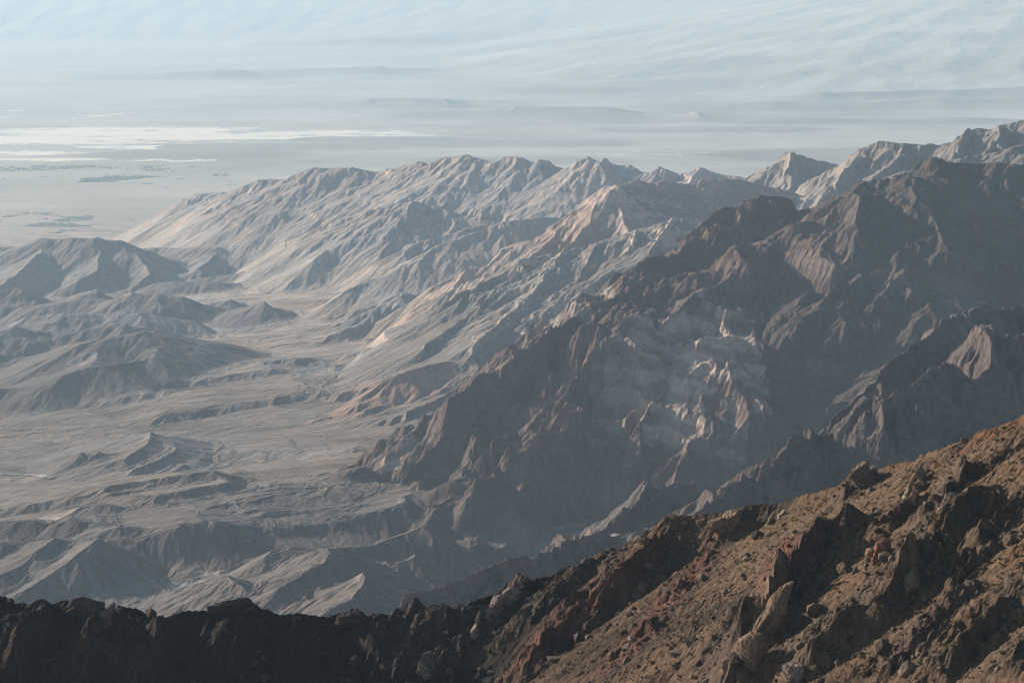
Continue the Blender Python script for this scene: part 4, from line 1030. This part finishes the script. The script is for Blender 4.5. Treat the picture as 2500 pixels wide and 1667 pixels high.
# dry scrub: golden tufts, mostly on the right
n = 15000
aa = rg.uniform(-.245, .26, n); rr = rg.uniform(760, 1180, n)
bx, by = rr * np.sin(aa), rr * np.cos(aa)
dn = fbm(bx.astype(F32), by.astype(F32), 80, 3, 311) * .8 + (bx - 60) * .0045
keep = dn > rg.uniform(-.3, .9, n)
bx, by = bx[keep], by[keep]; n = len(bx)
sz = .3 + .7 * rg.random(n) ** 2.2
Vt = []; Ft = []
for k in range(7):
    a = k / 7 * 6.283; q = np.array([[0, 0, -.2], [math.cos(a) * .9, math.sin(a) * .9, .75], [math.cos(a + .7) * .8, math.sin(a + .7) * .8, .85], [math.cos(a + .3) * .3, math.sin(a + .3) * .3, 1.1]])
    Ft += [[len(Vt), len(Vt) + 1, len(Vt) + 2], [len(Vt), len(Vt) + 2, len(Vt) + 3]]; Vt += list(q)
pos = np.stack([bx, by, ground(bx, by)], -1)
tc_ = rg.uniform(.6, 1.3, (n, 1)) * np.where(rg.random((n, 1)) < .75, np.array([[.24, .165, .07]]), np.array([[.16, .16, .06]]))
V, F, C = scatter(np.array(Vt), np.array(Ft), pos, np.repeat(sz[:, None], 3, 1), rg.uniform(0, 6.28, n), tc_, .15, rg)
M_PLANT = mat('dry_plants', .5, .05, .3)
obj('scrub', mesh_np('scrub', V, F, C, M_PLANT), 'golden dry scrub and grass tufts dotted over the sunlit right slope', 'scrub', 'stuff')
# far oasis and thickets on the valley floor
def floor_at(px, py):
    v = -(py - 833.5) / FPX; u = (px - 1250.0) / FPX
    t = -H / (-sp + v * cp)
    return t * u, t * (cp + v * sp)
def thicket(name, px, py, hgt, wid, col, label, cat):
    x, y = floor_at(px, py); n = len(x)
    s1 = wid * rg.uniform(.6, 1.4, n)
    scl = np.stack([s1, s1, hgt * rg.uniform(.5, 1.2, n) / 1.6], -1)
    pos = np.stack([x, y, ground(x, y) + scl[:, 2] * .6], -1)
    V, F, C = scatter(*ICO1, pos, scl, rg.uniform(0, 6.28, n), rg.uniform(.6, 1.5, (n, 1)) * np.array([col]), .2, rg)
    obj(name, mesh_np(name, V, F, C, M_PLANT), label, cat, 'stuff')
n = 6500
px = np.r_[rg.normal(250, 100, n), rg.uniform(-20, 580, n)]; py = np.r_[rg.uniform(431, 451, n) - (rg.random(n) < .2) * 6, rg.uniform(404, 452, n)]
x_, y_ = floor_at(px, py)
dn = fbm(x_.astype(F32), y_.astype(F32), 900, 4, 321, .6)
k_ = (np.arange(2 * n) < n) & (dn > -.08 + .0028 * np.abs(px - 260)) & (px > 45) & (px < 470) | (np.arange(2 * n) >= n) & (dn > .16)
thicket('oasis_trees', px[k_], py[k_], 10, 5.0, (.30, .33, .25), 'distant dark green band of oasis palms on the valley floor at the left', 'trees')
n = 14000
px = rg.uniform(-40, 285, n); py = rg.uniform(517, 572, n)
x_, y_ = floor_at(px, py)
dn = fbm(x_.astype(F32), (y_ * 1.2).astype(F32), 420, 4, 331, .6) - np.abs(py - 540) * .008 - np.clip(px - 210, 0, 99) * .006
k_ = dn > .06
thicket('thicket', px[k_], py[k_], 4, 3.6, (.28, .31, .23), 'pale green patches of mesquite thicket on the flat beyond the left hills', 'thicket')
# ranch buildings at the oasis
M_WALL = bpy.data.materials.new('pale_plaster'); M_WALL.use_nodes = True
M_WALL.node_tree.nodes['Principled BSDF'].inputs['Base Color'].default_value = (.8, .78, .72, 1)
M_ROOF = bpy.data.materials.new('pale_roofing'); M_ROOF.use_nodes = True
M_ROOF.node_tree.nodes['Principled BSDF'].inputs['Base Color'].default_value = (.72, .68, .62, 1)
M_ROOF.node_tree.nodes['Principled BSDF'].inputs['Roughness'].default_value = .5
for px, py, L_, D_, lab in ((108, 433, 70, 26, 'tiny white building at the left end of the oasis trees'), (276, 443, 110, 30, 'long low white building in front of the oasis trees'),
                            (318, 446, 80, 26, 'pale low building right of the longest white one'), (356, 449, 90, 26, 'pale low building at the right end of the oasis row'),
                            (437, 437, 60, 24, 'tiny pale building beside trees beyond the oasis row'), (404, 460, 24, 20, 'speck of a white building alone on the bare plain')):
    x_, y_ = floor_at(px, py)
    e = bpy.data.objects.new('building', None); COL.objects.link(e); e.location = (x_, y_, float(ground(np.array(x_), np.array(y_)))); e.rotation_euler.z = rg.uniform(-.4, .4)
    e['label'] = lab; e['category'] = 'building'; e['group'] = 'low buildings at the desert oasis'
    for nm, m_, zz0, zz1, ov, ridge in (('wall', M_WALL, -1, 6.0, 0, 0), ('roof', M_ROOF, 6.003, 6.4, 1.2, 4.0)):
        me = bpy.data.meshes.new(nm); a, b = L_ / 2 + ov, D_ / 2 + ov
        vv = [(-a, -b, zz0), (a, -b, zz0), (a, b, zz0), (-a, b, zz0), (-a, -b, zz1), (a, -b, zz1), (a, b, zz1), (-a, b, zz1)]
        ff = [(0, 3, 2, 1), (0, 1, 5, 4), (1, 2, 6, 5), (2, 3, 7, 6), (3, 0, 4, 7)]
        if ridge:
            vv += [(-a, 0, zz1 + ridge), (a, 0, zz1 + ridge)]; ff += [(4, 5, 9, 8), (6, 7, 8, 9), (4, 8, 7), (5, 6, 9)]
        else: ff += [(4, 5, 6, 7)]
        me.from_pydata(vv, [], ff); me.materials.append(m_)
        obj(nm, me, parent=e)
# tracks
M_ROAD = mat('packed_track', 20, .1, .1)
def road(pts, wdt, label):
    """pts: photo pixels where the track lies on the land"""
    Pn = []
    for a, b in zip(pts[:-1], pts[1:]):
        for t in np.linspace(0, 1, 40, endpoint=False): Pn.append((a[0] + (b[0] - a[0]) * t, a[1] + (b[1] - a[1]) * t))
    W_ = np.array([hit_mid(*p) for p in Pn])
    for _ in range(6): W_[1:-1] = (W_[:-2] + 2 * W_[1:-1] + W_[2:]) / 4
    d = np.gradient(W_, axis=0); d /= np.linalg.norm(d, axis=1)[:, None] + 1e-9
    nrm = np.stack([-d[:, 1], d[:, 0]], -1)
    V = []
    for q in np.linspace(-1, 1, 5):
        e = W_ + nrm * q * wdt / 2
        zz = np.maximum.reduce([ground(e[:, 0] + dx, e[:, 1] + dy) for dx in (-4, 0, 4) for dy in (-8, 0, 8)])
        V.append(np.c_[e, zz + .4])
    V = np.concatenate(V); n = len(W_); F = []
    for q in range(4):
        for i in range(n - 1):
            a = q * n + i; F += [[a, a + 1, a + n + 1], [a, a + n + 1, a + n]]
    obj('track', mesh_np('track', V, np.array(F), np.full((len(V), 3), .26) * np.array([1, .93, .83]), M_ROAD), label, 'track', 'structure')
road([(-30, 1158), (20, 1158), (60, 1160), (95, 1163), (130, 1169)], 14, 'pale dirt track crossing the gravel plain at the left edge')
road([(310, 529), (316, 534), (324, 540), (335, 546)], 22, 'pale track on the flat beside the far ridge toe')
log('objects')
